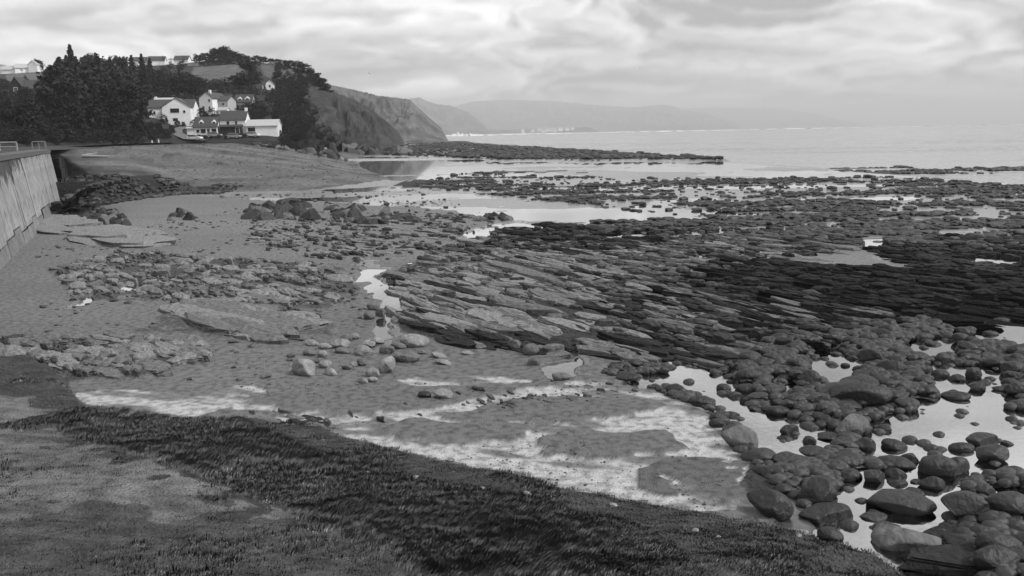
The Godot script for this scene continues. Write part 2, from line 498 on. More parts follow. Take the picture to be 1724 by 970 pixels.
var g_type := 0
var g_tone := 0.0
func ground(x: float, z: float) -> float:
	var p := Vector2(x, z)
	var far := -z
	var big := n_big.get_noise_2d(x * 0.35, z)
	var w := Vector2(n_mid.get_noise_2d(x, z), n_mid.get_noise_2d(x + 300.0, z)) * far
	w += Vector2(n_fine.get_noise_2d(x * 0.9, z * 0.9), n_fine.get_noise_2d(x * 0.9 + 50.0, z * 0.9)) * far * 0.6
	var h := 0.03 * big + 0.02 * n_mid.get_noise_2d(x * 3.0, z * 3.0)
	g_type = SAND
	g_tone = 0.235 + 0.06 * n_big.get_noise_2d(x * 0.5 + 90.0, z * 1.5) + 0.035 * n_mid.get_noise_2d(x * 1.5, z * 5.0) + 0.02 * n_fine.get_noise_2d(x, z * 2.0)
	for q in zones:
		if not (q.box as Rect2).has_point(p): continue
		var pw: Vector2 = p + w * float(q.warp)
		if not Geometry2D.is_point_in_polygon(pw, q.poly): continue
		var patch := 1.0
		if q.patch > -2.0:
			patch = n_mid.get_noise_2d(x * 5.0 / (1.0 + far * 0.03) , z * 9.0 / (1.0 + far * 0.03) + 77.0) + 0.6 * n_fine.get_noise_2d(x * 1.2, z * 1.6) - float(q.patch)
			if q.bands: patch = n_fine.get_noise_2d((x * 0.035 + z * 0.012) * (2.0 if far < 75.0 else 1.0), z * (0.3 if far < 75.0 else 0.11)) + 0.35 * n_fine.get_noise_2d(x * 0.25, z * 0.4) - float(q.patch)
			if patch < 0.0: continue
		g_type = q.type
		g_tone = float(q.v) * (1.0 + 0.35 * n_big.get_noise_2d(x * 2.0, z * 2.0))
		h = float(q.h) + 0.02 * big
		if g_type == WET: h += 0.09 * n_mid.get_noise_2d(x * 0.8, z * 2.0) + 0.03 * n_fine.get_noise_2d(x * 0.3, z * 0.6)
		if g_type == WASH and q.v > 0.3:
			var streak := n_fine.get_noise_2d(x * 0.45 + z * 0.25, z * 1.5 - x * 0.5) + 0.7 * n_mid.get_noise_2d(x * 5.0, z * 14.0)
			g_tone = lerpf(0.19, 0.58, smooth(-0.18, 0.14, streak)) * (1.0 + 0.25 * n_fine.get_noise_2d(x * 4.0, z * 6.0))
			h += 0.03 * smooth(0.1, -0.4, streak)
			if streak < -0.42:
				g_type = SAND
				g_tone = 0.19
				h += 0.02
		if g_type == ROCK: h += (0.10 + 0.0003 * far) * n_fine.get_noise_2d(x * 0.8, z * 1.1) + minf(patch, 0.5) * 0.12
		if g_type == ROCK and not q.bands and far < 90.0:
			var hollow := n_fine.get_noise_2d(x * 0.22 + 31.0, z * 0.4) + 0.4 * n_fine.get_noise_2d(x * 0.9, z * 1.4)
			if hollow < -0.42: h = -0.14
	if upper_box.has_point(p) and Geometry2D.is_point_in_polygon(p, upper_poly):
		var e := edge_dist(p, upper_edge)
		var k := mini(int(e.y), upper_step.size() - 2)
		var step: float = lerpf(upper_step[k], upper_step[k + 1], clampf(e.y - k, 0, 1))
		var face := smooth(3.0, 6.5, e.x) if step > 1.0 else smooth(0.0, 9.0, e.x)
		h = step * face + (5.5 - step) * pow(clampf((e.x - 3.0) / lerpf(70.0, 30.0, smooth(5.0, 7.5, e.y)), 0.0, 1.0), 0.8) + 0.15 * big
		if e.x > 3.0 or step < 1.0:
			g_type = GRAVEL
			g_tone = 0.2 + 0.17 * n_mid.get_noise_2d(x * 0.5 + z * 0.3, z * 2.2) + 0.07 * n_fine.get_noise_2d(x * 0.25, z * 0.4)
			var line := e.x * 0.11 + 0.5 * n_mid.get_noise_2d(x, z)
			if absf(line - roundf(line)) < 0.1 and n_mid.get_noise_2d(x * 1.5 + 60.0, z * 1.5) > -0.1: g_tone *= 0.6
	# the sea floor falls away beyond the low-water line
	var off := x - 58.0 + 0.158 * (far - 98.0) + 6.0 * n_big.get_noise_2d(x, z)
	if off > 0.0 and g_type != ROCK and not (upper_box.has_point(p) and Geometry2D.is_point_in_polygon(p, upper_poly)):
		h -= minf(off * 0.05, 3.0)
	elif off > 0.0 and g_type == ROCK:
		h -= minf(maxf(off - 25.0, 0.0) * 0.02, 2.0)
	var b := bank_height(p + w * 0.012)
	if b > 0.0:
		h = b + 0.05 * n_fine.get_noise_2d(x, z) + 0.1 * n_mid.get_noise_2d(x * 4.0, z * 4.0)
		var pb := p + w * 0.11 + Vector2(n_fine.get_noise_2d(x, z), n_fine.get_noise_2d(x + 9.0, z)) * 0.9
		if Geometry2D.is_point_in_polygon(pb, path_poly):
			g_type = GRAVEL
			g_tone = 0.22 + 0.12 * n_mid.get_noise_2d(x * 6.0, z * 12.0) + 0.1 * n_fine.get_noise_2d(x * 1.5, z * 3.0)
		elif b > 0.5 and not Geometry2D.is_point_in_polygon(pb, tall_poly):
			g_type = GRAVEL
			g_tone = 0.085 + 0.05 * n_fine.get_noise_2d(x * 1.5, z * 3.0) + 0.04 * n_fine.get_noise_2d(x * 5.0, z * 8.0)
		else:
			g_type = TURF
			g_tone = 0.05 + 0.04 * n_fine.get_noise_2d(x * 1.5, z * 2.5) + 0.03 * n_fine.get_noise_2d(x * 6.0, z * 9.0)
	return h

func beach_hit(px: float, py: float) -> Vector3:   # where that line of sight first meets the beach
	var d := ray(px, py)
	for k in 900:
		var t := 12.0 + k * 0.5
		var p := Vector3(0, EYE, 0) + d * (t / -d.z)
		var h := ground(p.x, p.z)
		if p.y <= h: return Vector3(p.x, h, p.z)
	return gp(px, py)
func build_beach() -> void:
	const COLS := 500
	const ROWS := 560
	var v := PackedVector3Array()
	var c := PackedColorArray()
	var types := PackedByteArray()
	v.resize(COLS * ROWS)
	c.resize(COLS * ROWS)
	types.resize(COLS * ROWS)
	for i in ROWS:
		var s := float(i) / (ROWS - 1)
		var inv := lerpf(1.0 / 7.5, 1.0 / 1100.0, pow(s, 0.72))
		var depth := 1.0 / inv
		for j in COLS:
			var x := depth * lerpf(-0.85, 0.85, float(j) / (COLS - 1))
			var h := ground(x, -depth)
			var k := i * COLS + j
			v[k] = Vector3(x, h, -depth)
			types[k] = g_type
			var t := maxf(g_tone, 0.008)
			c[k] = Color(t, t, t)
	var soft := v.duplicate()
	for i in range(1, ROWS - 1):
		for j in range(1, COLS - 1):
			var k := i * COLS + j
			soft[k].y = 0.4 * v[k].y + 0.15 * (v[k - 1].y + v[k + 1].y + v[k - COLS].y + v[k + COLS].y)
	v = soft
	var idx := []
	for t in 6: idx.append(PackedInt32Array())
	var nrm := PackedVector3Array()
	nrm.resize(v.size())
	for i in ROWS - 1:
		for j in COLS - 1:
			var a := i * COLS + j
			var d := a + COLS + 1
			idx[types[a]].append_array([a, a + COLS, d, a, d, a + 1])
			var n := (v[d] - v[a]).cross(v[a + COLS] - v[a + 1])
			if n.y < 0: n = -n
			nrm[a] += n
			nrm[a + 1] += n
			nrm[a + COLS] += n
			nrm[d] += n
	for k in nrm.size(): nrm[k] = nrm[k].normalized()
	var called := ["sand", "wet_sand", "bedrock", "turf", "washed_sand", "shingle"]
	var mats := [M.sand, M.wet, M.rockbed, M.turf, M.wash, M.gravel]
	var beach := Node3D.new()
	beach.name = "beach"
	add_child(beach)
	beach.set_meta("kind", "structure")
	for t in 6:
		# keep only this ground's own corners
		var remap := PackedInt32Array()
		remap.resize(v.size())
		remap.fill(-1)
		var vv := PackedVector3Array()
		var nn := PackedVector3Array()
		var cc := PackedColorArray()
		var ii: PackedInt32Array = idx[t]
		for q in ii.size():
			var o := ii[q]
			if remap[o] < 0:
				remap[o] = vv.size()
				vv.append(v[o])
				nn.append(nrm[o])
				cc.append(c[o])
			ii[q] = remap[o]
		if ii.is_empty(): continue
		var arr := []
		arr.resize(Mesh.ARRAY_MAX)
		arr[Mesh.ARRAY_VERTEX] = vv
		arr[Mesh.ARRAY_NORMAL] = nn
		arr[Mesh.ARRAY_COLOR] = cc
		arr[Mesh.ARRAY_INDEX] = ii
		var m := ArrayMesh.new()
		m.add_surface_from_arrays(Mesh.PRIMITIVE_TRIANGLES, arr)
		piece(called[t], m, mats[t], beach)

func sheet(poly: PackedVector2Array, y: float) -> ArrayMesh:
	var v := PackedVector3Array()
	for p in poly: v.append(Vector3(p.x, y, p.y))
	var idx := Geometry2D.triangulate_polygon(poly)
	for i in range(0, idx.size(), 3):
		if (v[idx[i + 2]] - v[idx[i]]).cross(v[idx[i + 1]] - v[idx[i]]).y < 0:
			var s := idx[i + 1]
			idx[i + 1] = idx[i + 2]
			idx[i + 2] = s
	return indexed(v, idx)

func build_water() -> void:
	structure("tide_pool_water", sheet(PackedVector2Array([Vector2(-34, -10), Vector2(30, -10), Vector2(62, -85), Vector2(45, -190), Vector2(20, -320), Vector2(-66, -320), Vector2(-62, -120)]), -0.055), M.pool)
	# the sea: low swells running in, finer towards the shore
	const COLS := 260
	const ROWS := 330
	var v := PackedVector3Array()
	v.resize(COLS * ROWS)
	for i in ROWS:
		var depth := 1.0 / lerpf(1.0 / 82.0, 1.0 / 21000.0, pow(float(i) / (ROWS - 1), 0.9))
		for j in COLS:
			var x := depth * lerpf(-0.35, 0.95, float(j) / (COLS - 1))
			var amp := 0.9 * smooth(100.0, 260.0, depth) + 0.06
			var phase := depth * 0.16 + x * 0.05 + 5.0 * n_big.get_noise_2d(x * 0.15, depth * 0.3)
			var crest := pow(0.5 + 0.5 * sin(phase), 7.0) * (0.5 + 0.8 * n_big.get_noise_2d(x * 0.4, depth * 0.8 + 40.0))
			v[i * COLS + j] = Vector3(x, -0.42 + amp * crest, -depth)
	var idx := PackedInt32Array()
	for i in ROWS - 1:
		for j in COLS - 1:
			var a := i * COLS + j
			idx.append_array([a, a + COLS, a + COLS + 1, a, a + COLS + 1, a + 1])
	structure("sea", indexed(v, idx), M.sea)

# ---------------------------------------------------------------- sky
func build_sky() -> Sky:
	const W := 2304
	const H := 1152
	var n1 := FastNoiseLite.new()
	n1.seed = 5
	n1.frequency = 0.8
	n1.fractal_octaves = 5
	var n2 := FastNoiseLite.new()
	n2.seed = 9
	n2.frequency = 2.8
	n2.fractal_octaves = 6
	# cloud masses and breaks: where they stand (photo px), half-size, strength
	var puffs := []
	for a in [[120, 130, 200, 60, 0.10], [260, 70, 160, 35, 0.13], [90, 40, 90, 30, 0.12], [30, 20, 80, 25, -0.06], [470, 60, 280, 30, -0.10], [840, 35, 90, 35, 0.26], [640, 105, 110, 26, 0.2], [730, 140, 60, 22, 0.2], [1000, 100, 330, 40, -0.09], [900, 135, 200, 20, -0.1], [1150, 60, 250, 45, -0.08], [1390, 20, 160, 28, 0.05], [1330, 150, 170, 22, 0.16], [1480, 120, 160, 22, 0.1], [1600, 60, 150, 40, 0.13], [1700, 60, 90, 70, 0.26], [1650, 120, 60, 20, -0.08], [1220, 165, 110, 14, 0.12], [650, 60, 200, 40, -0.02]]:
		var d := ray(a[0], a[1]).normalized()
		puffs.append([atan2(d.x, -d.z), asin(d.y), a[2] / FOCAL, a[3] / FOCAL, a[4]])
	var data := PackedFloat32Array()
	data.resize(W * H * 3)
	for i in H:
		var el := PI / 2 - PI * (i + 0.5) / H
		for j in W:
			var b := 0.39
			if el > -0.02:
				var az := TAU * (j + 0.5) / W - PI
				var e := maxf(el, 0.0)
				var k := 1.0 / (sin(e) + 0.3)
				var q := Vector2(sin(az), -cos(az)) * cos(e) * k
				var big := n1.get_noise_2d(q.x * 1.0, q.y * 1.3)
				var fine := n2.get_noise_2d(q.x + big, q.y * 1.4)
				b = 0.37 + 0.27 * big + 0.3 * fine
				if absf(az) < 0.8 and e < 0.35:
					for s in puffs:
						var u: float = (az - s[0]) / s[2] + 1.1 * fine
						var w: float = (e - s[1]) / s[3] + 1.1 * big
						var r := u * u + w * w
						if r < 6.0: b += 1.7 * float(s[4]) * exp(-r)
				b = lerpf(0.39, b, smooth(-0.01, 0.05, el))
				b = clampf(b, 0.19, 0.7)
			var o := (i * W + j) * 3
			data[o] = b
			data[o + 1] = b
			data[o + 2] = b
	var im := Image.create_from_data(W, H, false, Image.FORMAT_RGBF, data.to_byte_array())
	var pm := PanoramaSkyMaterial.new()
	pm.panorama = ImageTexture.create_from_image(im)
	var sky := Sky.new()
	sky.sky_material = pm
	return sky

# ---------------------------------------------------------------- hills
func table(a: Array, x: float) -> float:
	if x <= a[0]: return a[1]
	for i in range(2, a.size(), 2):
		if x <= a[i]: return lerpf(a[i - 1], a[i + 1], (x - a[i - 2]) / (a[i] - a[i - 2]))
	return a[a.size() - 1]
var home_hill := {
	"sky": [-260, 132, 0, 125, 100, 119, 200, 113, 300, 108, 345, 104, 390, 99, 440, 104, 500, 113, 525, 123, 545, 142, 560, 165, 575, 236],
	"near": [-260, 120, 0, 150, 100, 172, 200, 205, 300, 240, 450, 246, 520, 242, 575, 238],
	"foot": [-260, 6, 300, 5.8, 450, 5.4, 510, 3.0, 575, 0.5],
	"far": [-260, 450, 300, 450, 440, 430, 500, 385, 540, 325, 560, 292, 575, 264]}
func hill_at(px: float, t: float) -> Vector3:
	var D := lerpf(table(home_hill.near, px), table(home_hill.far, px), t)
	var top := at(px, table(home_hill.sky, px), table(home_hill.far, px)).y
	var e := t if px < 480 else lerpf(t, pow(t, 0.55), smooth(480, 540, px))
	var y: float = lerpf(table(home_hill.foot, px), top, e)
	var p := at(px, 230, D)
	return Vector3(p.x, y + 0.9 * n_mid.get_noise_2d(p.x, p.z) * sin(PI * clampf(t, 0, 1)), p.z)
func hill_hit(px: float, py: float) -> Vector3:
	var last := hill_at(px, 0.0)
	for k in range(1, 201):
		var p := hill_at(px, k / 200.0)
		if seen(p).y <= py: return p
		last = p
	return last
func build_home_hill() -> void:
	var fields := [PackedVector2Array([Vector2(326, 113), Vector2(395, 108), Vector2(412, 112), Vector2(404, 136), Vector2(330, 140), Vector2(322, 126)]), PackedVector2Array([Vector2(438, 108), Vector2(470, 108), Vector2(500, 122), Vector2(508, 137), Vector2(470, 132), Vector2(445, 130)]), PackedVector2Array([Vector2(10, 124), Vector2(95, 118), Vector2(98, 132), Vector2(10, 137)]), PackedVector2Array([Vector2(300, 104), Vector2(345, 104), Vector2(345, 110), Vector2(310, 112)])]
	const COLS := 260
	const ROWS := 80
	var v := PackedVector3Array()
	var c := PackedColorArray()
	for i in ROWS:
		for j in COLS:
			var px := lerpf(-260, 575, float(j) / (COLS - 1))
			var t := float(i) / (ROWS - 14)
			var p := hill_at(px, minf(t, 1.0))
			if t > 1.0:
				p.x *= 1.0 + (t - 1.0) * 1.6
				p.z *= 1.0 + (t - 1.0) * 1.6
				p.y = lerpf(p.y, -2.0, smooth(1.0, 1.21, t))
			elif i == 0: p.y -= 3.0
			if px > 490: p += Vector3(1, 0, 0.6) * (5.0 * n_mid.get_noise_2d(p.y * 3.0, px * 1.5) + 2.5 * n_mid.get_noise_2d(p.y * 9.0, px * 5.0)) * sin(PI * clampf(t, 0, 1))
			v.append(p)
			var q := seen(p) + Vector2(n_fine.get_noise_2d(p.x * 0.2, p.z * 0.2), 0) * 3.0
			var tone := 0.02 + 0.01 * n_mid.get_noise_2d(p.x * 0.7, p.z * 0.7)
			for f in fields:
				if t <= 1.0 and Geometry2D.is_point_in_polygon(q, f): tone = 0.13 + 0.03 * n_mid.get_noise_2d(p.x * 0.5, p.z)
			if px > 520 and t < 0.95: tone = 0.035 + 0.09 * maxf(0.0, n_fine.get_noise_2d(p.y * 0.3, px * 0.3))
			c.append(Color(tone, tone, tone))
	var idx := PackedInt32Array()
	for i in ROWS - 1:
		for j in COLS - 1:
			var a := i * COLS + j
			idx.append_array([a, a + COLS, a + COLS + 1, a, a + COLS + 1, a + 1])
	structure("wooded_hill", indexed(v, idx, c), M.hill)
func headland(called: String, sky: Array, foot_y: float, near: float, far: float, tone: float, vary: float, rough: float, rows := 40, cols := 110, top_tone := -1.0) -> void:
	var v := PackedVector3Array()
	var c := PackedColorArray()
	var x0: float = sky[0]
	var x1: float = sky[sky.size() - 2]
	for i in rows + 8:
		for j in cols:
			var px := lerpf(x0, x1, float(j) / (cols - 1))
			var t := float(i) / (rows - 1)
			var k := minf(t, 1.0)
			var D := lerpf(near, far, k)
			var crest := maxf(at(px, table(sky, px), far).y, foot_y)
			var p := at(px, 225, D)
			p.y = lerpf(foot_y, crest, pow(k, 0.75))
			p.y += rough * (n_mid.get_noise_2d(px * 0.5, k * 40.0) + 0.5 * n_mid.get_noise_2d(px * 2.0, k * 150.0)) * sin(PI * k) * (crest - foot_y) + 0.03 * (crest - foot_y) * n_fine.get_noise_1d(px * 0.4) * k
			if t > 1.0:
				p.x *= 1.0 + (t - 1.0) * 2.0
				p.z *= 1.0 + (t - 1.0) * 2.0
				p.y = lerpf(p.y, -6.0, smooth(1.0, 1.2, t))
			if i == 0: p.y = -4.0
			v.append(p)
			var s := 800.0 / far
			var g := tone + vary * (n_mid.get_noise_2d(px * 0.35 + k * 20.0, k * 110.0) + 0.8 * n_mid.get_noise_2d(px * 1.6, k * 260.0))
			if top_tone > 0.0 and k > 0.55 + 0.2 * n_fine.get_noise_1d(px): g = top_tone + vary * n_fine.get_noise_2d(p.x * s, p.y * s)
			g = maxf(g, 0.015)
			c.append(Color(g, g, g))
	var idx := PackedInt32Array()
	for i in rows + 7:
		for j in cols - 1:
			var a := i * cols + j
			idx.append_array([a, a + cols, a + cols + 1, a, a + cols + 1, a + 1])
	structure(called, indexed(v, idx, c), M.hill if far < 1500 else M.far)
func build_headlands() -> void:
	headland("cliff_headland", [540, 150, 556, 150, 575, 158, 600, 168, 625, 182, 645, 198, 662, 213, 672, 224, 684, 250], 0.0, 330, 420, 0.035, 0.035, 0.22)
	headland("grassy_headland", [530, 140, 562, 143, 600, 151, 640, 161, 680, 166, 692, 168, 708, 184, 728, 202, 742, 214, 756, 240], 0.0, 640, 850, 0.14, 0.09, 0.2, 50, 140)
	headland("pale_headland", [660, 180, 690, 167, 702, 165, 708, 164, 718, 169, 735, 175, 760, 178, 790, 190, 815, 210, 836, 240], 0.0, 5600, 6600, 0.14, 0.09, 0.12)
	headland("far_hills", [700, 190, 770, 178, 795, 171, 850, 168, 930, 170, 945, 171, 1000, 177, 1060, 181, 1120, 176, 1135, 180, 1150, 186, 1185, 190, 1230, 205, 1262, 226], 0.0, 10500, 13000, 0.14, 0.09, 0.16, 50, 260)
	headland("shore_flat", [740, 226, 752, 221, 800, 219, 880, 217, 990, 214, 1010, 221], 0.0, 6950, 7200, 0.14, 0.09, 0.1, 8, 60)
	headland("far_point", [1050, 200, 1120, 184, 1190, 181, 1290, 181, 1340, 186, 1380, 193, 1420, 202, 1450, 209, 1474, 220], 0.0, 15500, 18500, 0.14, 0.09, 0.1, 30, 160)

# ---------------------------------------------------------------- trees
func leaf_mesh(points: Array, size: float, sd: int) -> ArrayMesh:
	var r := RandomNumberGenerator.new()
	r.seed = sd
	var v := PackedVector3Array()
	var nn := PackedVector3Array()
	for p in points:
		var s := size * r.randf_range(0.6, 1.4)
		var b := Basis.from_euler(Vector3(r.randf_range(-1.2, 1.2), r.randf() * TAU, r.randf_range(-1.2, 1.2)))
		var a := [p + b * Vector3(-s * 0.5, 0, -s * 0.2), p + b * Vector3(s * 0.5, 0, -s * 0.3), p + b * Vector3(s * 0.1, s * 0.15, s * 0.7)]
		var n: Vector3 = (a[2] - a[0]).cross(a[1] - a[0]).normalized()
		if n.y < 0:
			n = -n
			a = [a[0], a[2], a[1]]
		for k in 3:
			v.append(a[k])
			nn.append(n)
	var arr := []
	arr.resize(Mesh.ARRAY_MAX)
	arr[Mesh.ARRAY_VERTEX] = v
	arr[Mesh.ARRAY_NORMAL] = nn
	var m := ArrayMesh.new()
	m.add_surface_from_arrays(Mesh.PRIMITIVE_TRIANGLES, arr)
	return m
func conifer_crown(sd: int) -> ArrayMesh:   # 16 m tall
	var r := RandomNumberGenerator.new()
	r.seed = sd
	var pts := []
	for k in 2300:
		var u := pow(r.randf(), 1.35)
		var y := 1.2 + u * 15.0
		var tier := 0.72 + 0.28 * sin(y * 3.1 + sd)
		var reach := (3.9 * pow(1.0 - u, 0.75) + 0.12) * tier
		var a := r.randf() * TAU
		var q := reach * sqrt(r.randf_range(0.15, 1.0)) * (0.8 + 0.3 * sin(a * 3.0 + sd + y))
		pts.append(Vector3(cos(a) * q, y - q * 0.22, sin(a) * q))
	return leaf_mesh(pts, 0.85, sd)
func leafy_crown(sd: int, lobes: int, wide: float, low: float, per: int) -> ArrayMesh:   # 10 m tall
	var r := RandomNumberGenerator.new()
	r.seed = sd
	var pts := []
	for k in lobes:
		var a := r.randf() * TAU
		var u := r.randf()
		var c := Vector3(cos(a) * wide * sqrt(r.randf()), low + u * (8.6 - low), sin(a) * wide * sqrt(r.randf()))
		c.x *= 1.0 - 0.5 * u
		c.z *= 1.0 - 0.5 * u
		var rad := r.randf_range(0.9, 1.7)
		for i in per:
			var d := Vector3(r.randfn(), r.randfn() * 0.8, r.randfn()).normalized()
			pts.append(c + d * rad * pow(r.randf(), 0.4))
	return leaf_mesh(pts, 0.6, sd)
func bare_tree_mesh(sd: int) -> ArrayMesh:   # 10 m tall
	var r := RandomNumberGenerator.new()
	r.seed = sd
	var parts := []
	var stack := [[Vector3(0, -0.3, 0), Vector3(0, 1, 0), 2.6, 0.2, 0]]
	while stack:
		var s: Array = stack.pop_back()
		var e: Vector3 = s[0] + s[1] * s[2]
		parts.append(tube(s[0], e, s[3], s[3] * 0.65, 4))
		if s[4] < 5:
			for k in (3 if s[4] < 3 else 2):
				var d: Vector3 = (s[1] + Vector3(r.randfn(), r.randf_range(-0.1, 0.7), r.randfn()) * 0.55).normalized()
				stack.append([e, d, s[2] * r.randf_range(0.62, 0.85), maxf(s[3] * 0.6, 0.05), s[4] + 1])
	return join(parts)
var tree_kinds := {}
func plant_tree(kind: String, called: String, label: String, group: String, p: Vector3, tall: float, mat_name := "leaf", wide := 1.0) -> void:
	if not tree_kinds.has(kind):
		var made := []
		for k in 4:
			var trunk: ArrayMesh
			match kind:
				"conifer":
					trunk = tube(Vector3(0, -1, 0), Vector3(0, 14, 0), 0.3, 0.05, 6)
					made.append([trunk, conifer_crown(100 + k)])
				"broad":
					trunk = join([tube(Vector3(0, -1, 0), Vector3(0.2, 4, 0), 0.32, 0.2, 6), tube(Vector3(0.2, 4, 0), Vector3(1.5, 7, 0.6), 0.16, 0.05, 5), tube(Vector3(0.2, 4, 0), Vector3(-1.2, 7.2, -0.5), 0.16, 0.05, 5)])
					made.append([trunk, leafy_crown(200 + k, 26, 3.6, 2.2, 60)])
				"bush":
					trunk = tube(Vector3(0, -1, 0), Vector3(0, 5, 0), 0.3, 0.15, 5)
					made.append([trunk, leafy_crown(300 + k, 40, 4.2, 0.4, 44)])
				"bare":
					made.append([null, bare_tree_mesh(400 + k)])
		tree_kinds[kind] = made
	var t := thing(called, label, "bush" if kind == "bush" else "tree", p, rng.randf() * TAU, group)
	var m: Array = tree_kinds[kind][rng.randi() % 4]
	var full := 16.0 if kind == "conifer" else 10.0
	var s := tall / full
	if m[0]: piece("trunk", m[0], M.bark, t, Transform3D(Basis.from_scale(Vector3(s * wide, s, s * wide)), Vector3.ZERO))
	piece("crown" if kind != "bare" else "branches", m[1], M[mat_name], t, Transform3D(Basis.from_scale(Vector3(s * wide, s, s * wide)), Vector3.ZERO))
func build_trees() -> void:
	# front row and skyline of the conifer wood: where the foot hides, how high the top shows
	var g := "conifers of the dark wood on the hill"
	for a in [[107, 150, 107], [125, 150, 97], [141, 150, 99], [158, 148, 106], [178, 146, 103], [197, 146, 100], [214, 148, 101], [233, 146, 97], [250, 144, 95], [263, 150, 102], [116, 190, 125], [150, 185, 120], [185, 190, 125], [222, 185, 122], [252, 185, 120], [130, 238, 150], [165, 236, 145], [200, 234, 150], [230, 232, 165], [105, 240, 160]]:
		var p := hill_hit(a[0], a[1])
		plant_tree("conifer", "conifer", "tall dark conifer in the dense wood behind the sea wall", g, p, (seen(p).y - a[2]) / FOCAL * -p.z, "leaf", 1.15)
	for k in 52:
		var px := rng.randf_range(-60, 268)
		var py := rng.randf_range(150, 238)
		if px < 104 and py < 215: continue
		var p := hill_hit(px, py)
		if px > 235 and py > 165: continue
		plant_tree("conifer" if rng.randf() < 0.5 else "broad", "woodland_tree", "dark tree crowded within the wood above the shore road", "trees within the hillside wood", p, rng.randf_range(11, 17) if px > 104 else rng.randf_range(5, 9), "leaf")
	for k in 16:
		plant_tree("broad", "woodland_tree", "dark tree beside the long stone house among the woods", "trees by the long house", hill_hit(rng.randf_range(-60, 104), rng.randf_range(176, 205)), rng.randf_range(4, 6), "leaf")
	for a in [[288, 165, 128], [303, 165, 122], [318, 165, 121], [334, 168, 126], [345, 168, 133], [285, 185, 150], [330, 160, 130], [310, 150, 122], [275, 160, 118]]:
		var p := hill_hit(a[0], a[1])
		plant_tree("broad", "woodland_tree", "rounded dark tree rising behind the large white house", "trees behind the large white house", p, (seen(p).y - a[2]) / FOCAL * -p.z, "leaf", 1.1)
	var p1 := hill_hit(425, 150)
	plant_tree("broad", "broad_tree", "big round dark tree standing alone between two hill fields", "", p1, (150 - 103) / FOCAL * -p1.z, "leaf", 1.35)
	p1 = hill_hit(400, 150)
	plant_tree("broad", "broad_tree", "low tree below the big round tree at the field edge", "", p1, 5.5, "leaf", 1.4)
	p1 = hill_hit(474, 146)
	plant_tree("broad", "broad_tree", "small tree beside the little white house under the upper field", "", p1, 6.0, "leaf", 1.2)
	# hedge along the crest and scrub down the cliff edge
	for a in [[345, 104, 12], [357, 103, 12], [368, 101, 14], [378, 100, 17], [386, 99, 18], [394, 100, 15], [404, 102, 11], [415, 103, 10], [427, 105, 9], [440, 105, 9], [452, 106, 9], [464, 107, 9], [476, 109, 9], [488, 111, 10], [498, 113, 10], [508, 117, 11], [518, 122, 12], [528, 128, 12], [538, 136, 13], [546, 146, 12], [552, 156, 12], [350, 111, 8], [365, 110, 8], [380, 109, 8], [395, 108, 8]]:
		var p := hill_hit(a[0], a[1])
		plant_tree("bush", "hedge_bush", "dark bushy hedge shrub along the crest of the hill", "hedge shrubs on the hill crest", p, float(a[2]) / FOCAL * -p.z * rng.randf_range(1.0, 1.4), "leaf", 2.1)
	for a in [[205, 112, 88], [178, 116, 94], [150, 118, 94], [285, 110, 92], [300, 110, 95], [85, 120, 100], [20, 124, 106], [320, 108, 92], [345, 105, 92]]:
		var p := hill_hit(a[0], a[1])
		plant_tree("bare", "bare_tree", "leafless winter tree on the skyline among the ridge houses", "bare trees on the ridge", p, (seen(p).y - a[2]) / FOCAL * -p.z, "twig")
	for a in [[76, 116, 100], [80, 118, 103], [8, 124, 107], [118, 118, 99]]:
		var p := hill_hit(a[0], a[1])
		plant_tree("broad", "ridge_tree", "small dark tree beside the white ridge houses", "trees among the ridge houses", p, (seen(p).y - a[2]) / FOCAL * -p.z, "leaf")
	# scrub that covers the slopes as one mass
	var xf := []
	for k in 2300:
		var px := rng.randf_range(-200, 520)
		var py := rng.randf_range(112, 243)
		if px > 318 and px < 412 and py < 142: continue
		if px > 436 and px < 510 and py < 138: continue
		if px < 100 and py < 140: continue
		if px > 236 and px < 472 and py > 158 and py < 236 and rng.randf() < (0.93 if px < 395 or py > 200 else 0.3): continue
		if px > 440 and px < 480 and py > 138 and py < 156: continue
		if px > 270 and px < 480 and py > 226: continue
		var p := hill_hit(px, py)
		if k >= 1600:
			px = rng.randf_range(470, 566)
			p = hill_at(px, rng.randf_range(0.0, 1.0))
			if n_mid.get_noise_2d(p.x * 2.0, p.y * 3.0) < -0.02 and px > 515: continue
		if p.y < 3.2 or (k < 1600 and p.y < 5.7): continue
		var s := rng.randf_range(0.18, 0.4) * (0.55 if k >= 1600 else 1.0)
		xf.append(Transform3D(Basis(Vector3.UP, rng.randf() * TAU).scaled(Vector3(s * 1.2, s, s * 1.2)), p))
	tag(scatter("scrub", leafy_crown(333, 26, 4.5, 0.2, 34), M.leaf, xf, [], self), "dark scrub and brambles covering the hillside slopes", "scrub")
	for a in [[255, 234, 2.2], [263, 235, 2.5], [272, 234, 3.0], [281, 233, 3.0], [290, 224, 2.4], [268, 222, 3.0], [255, 222, 3.0], [243, 228, 4.0], [335, 234, 1.4], [345, 235, 1.3], [355, 235, 1.2], [368, 234, 1.3], [380, 235, 1.2], [405, 233, 1.4], [413, 233, 1.4], [424, 231, 1.0], [300, 213, 2.0], [310, 213, 1.6], [425, 196, 3], [432, 192, 4], [445, 196, 4], [470, 210, 5], [480, 220, 5], [340, 196, 3], [348, 200, 2.5], [402, 186, 2.2], [420, 186, 2.5]]:
		plant_tree("bush", "garden_bush", "dark garden bush among the white houses by the beach", "bushes among the beach houses", hill_hit(a[0], a[1]), a[2], "leaf", 1.2)

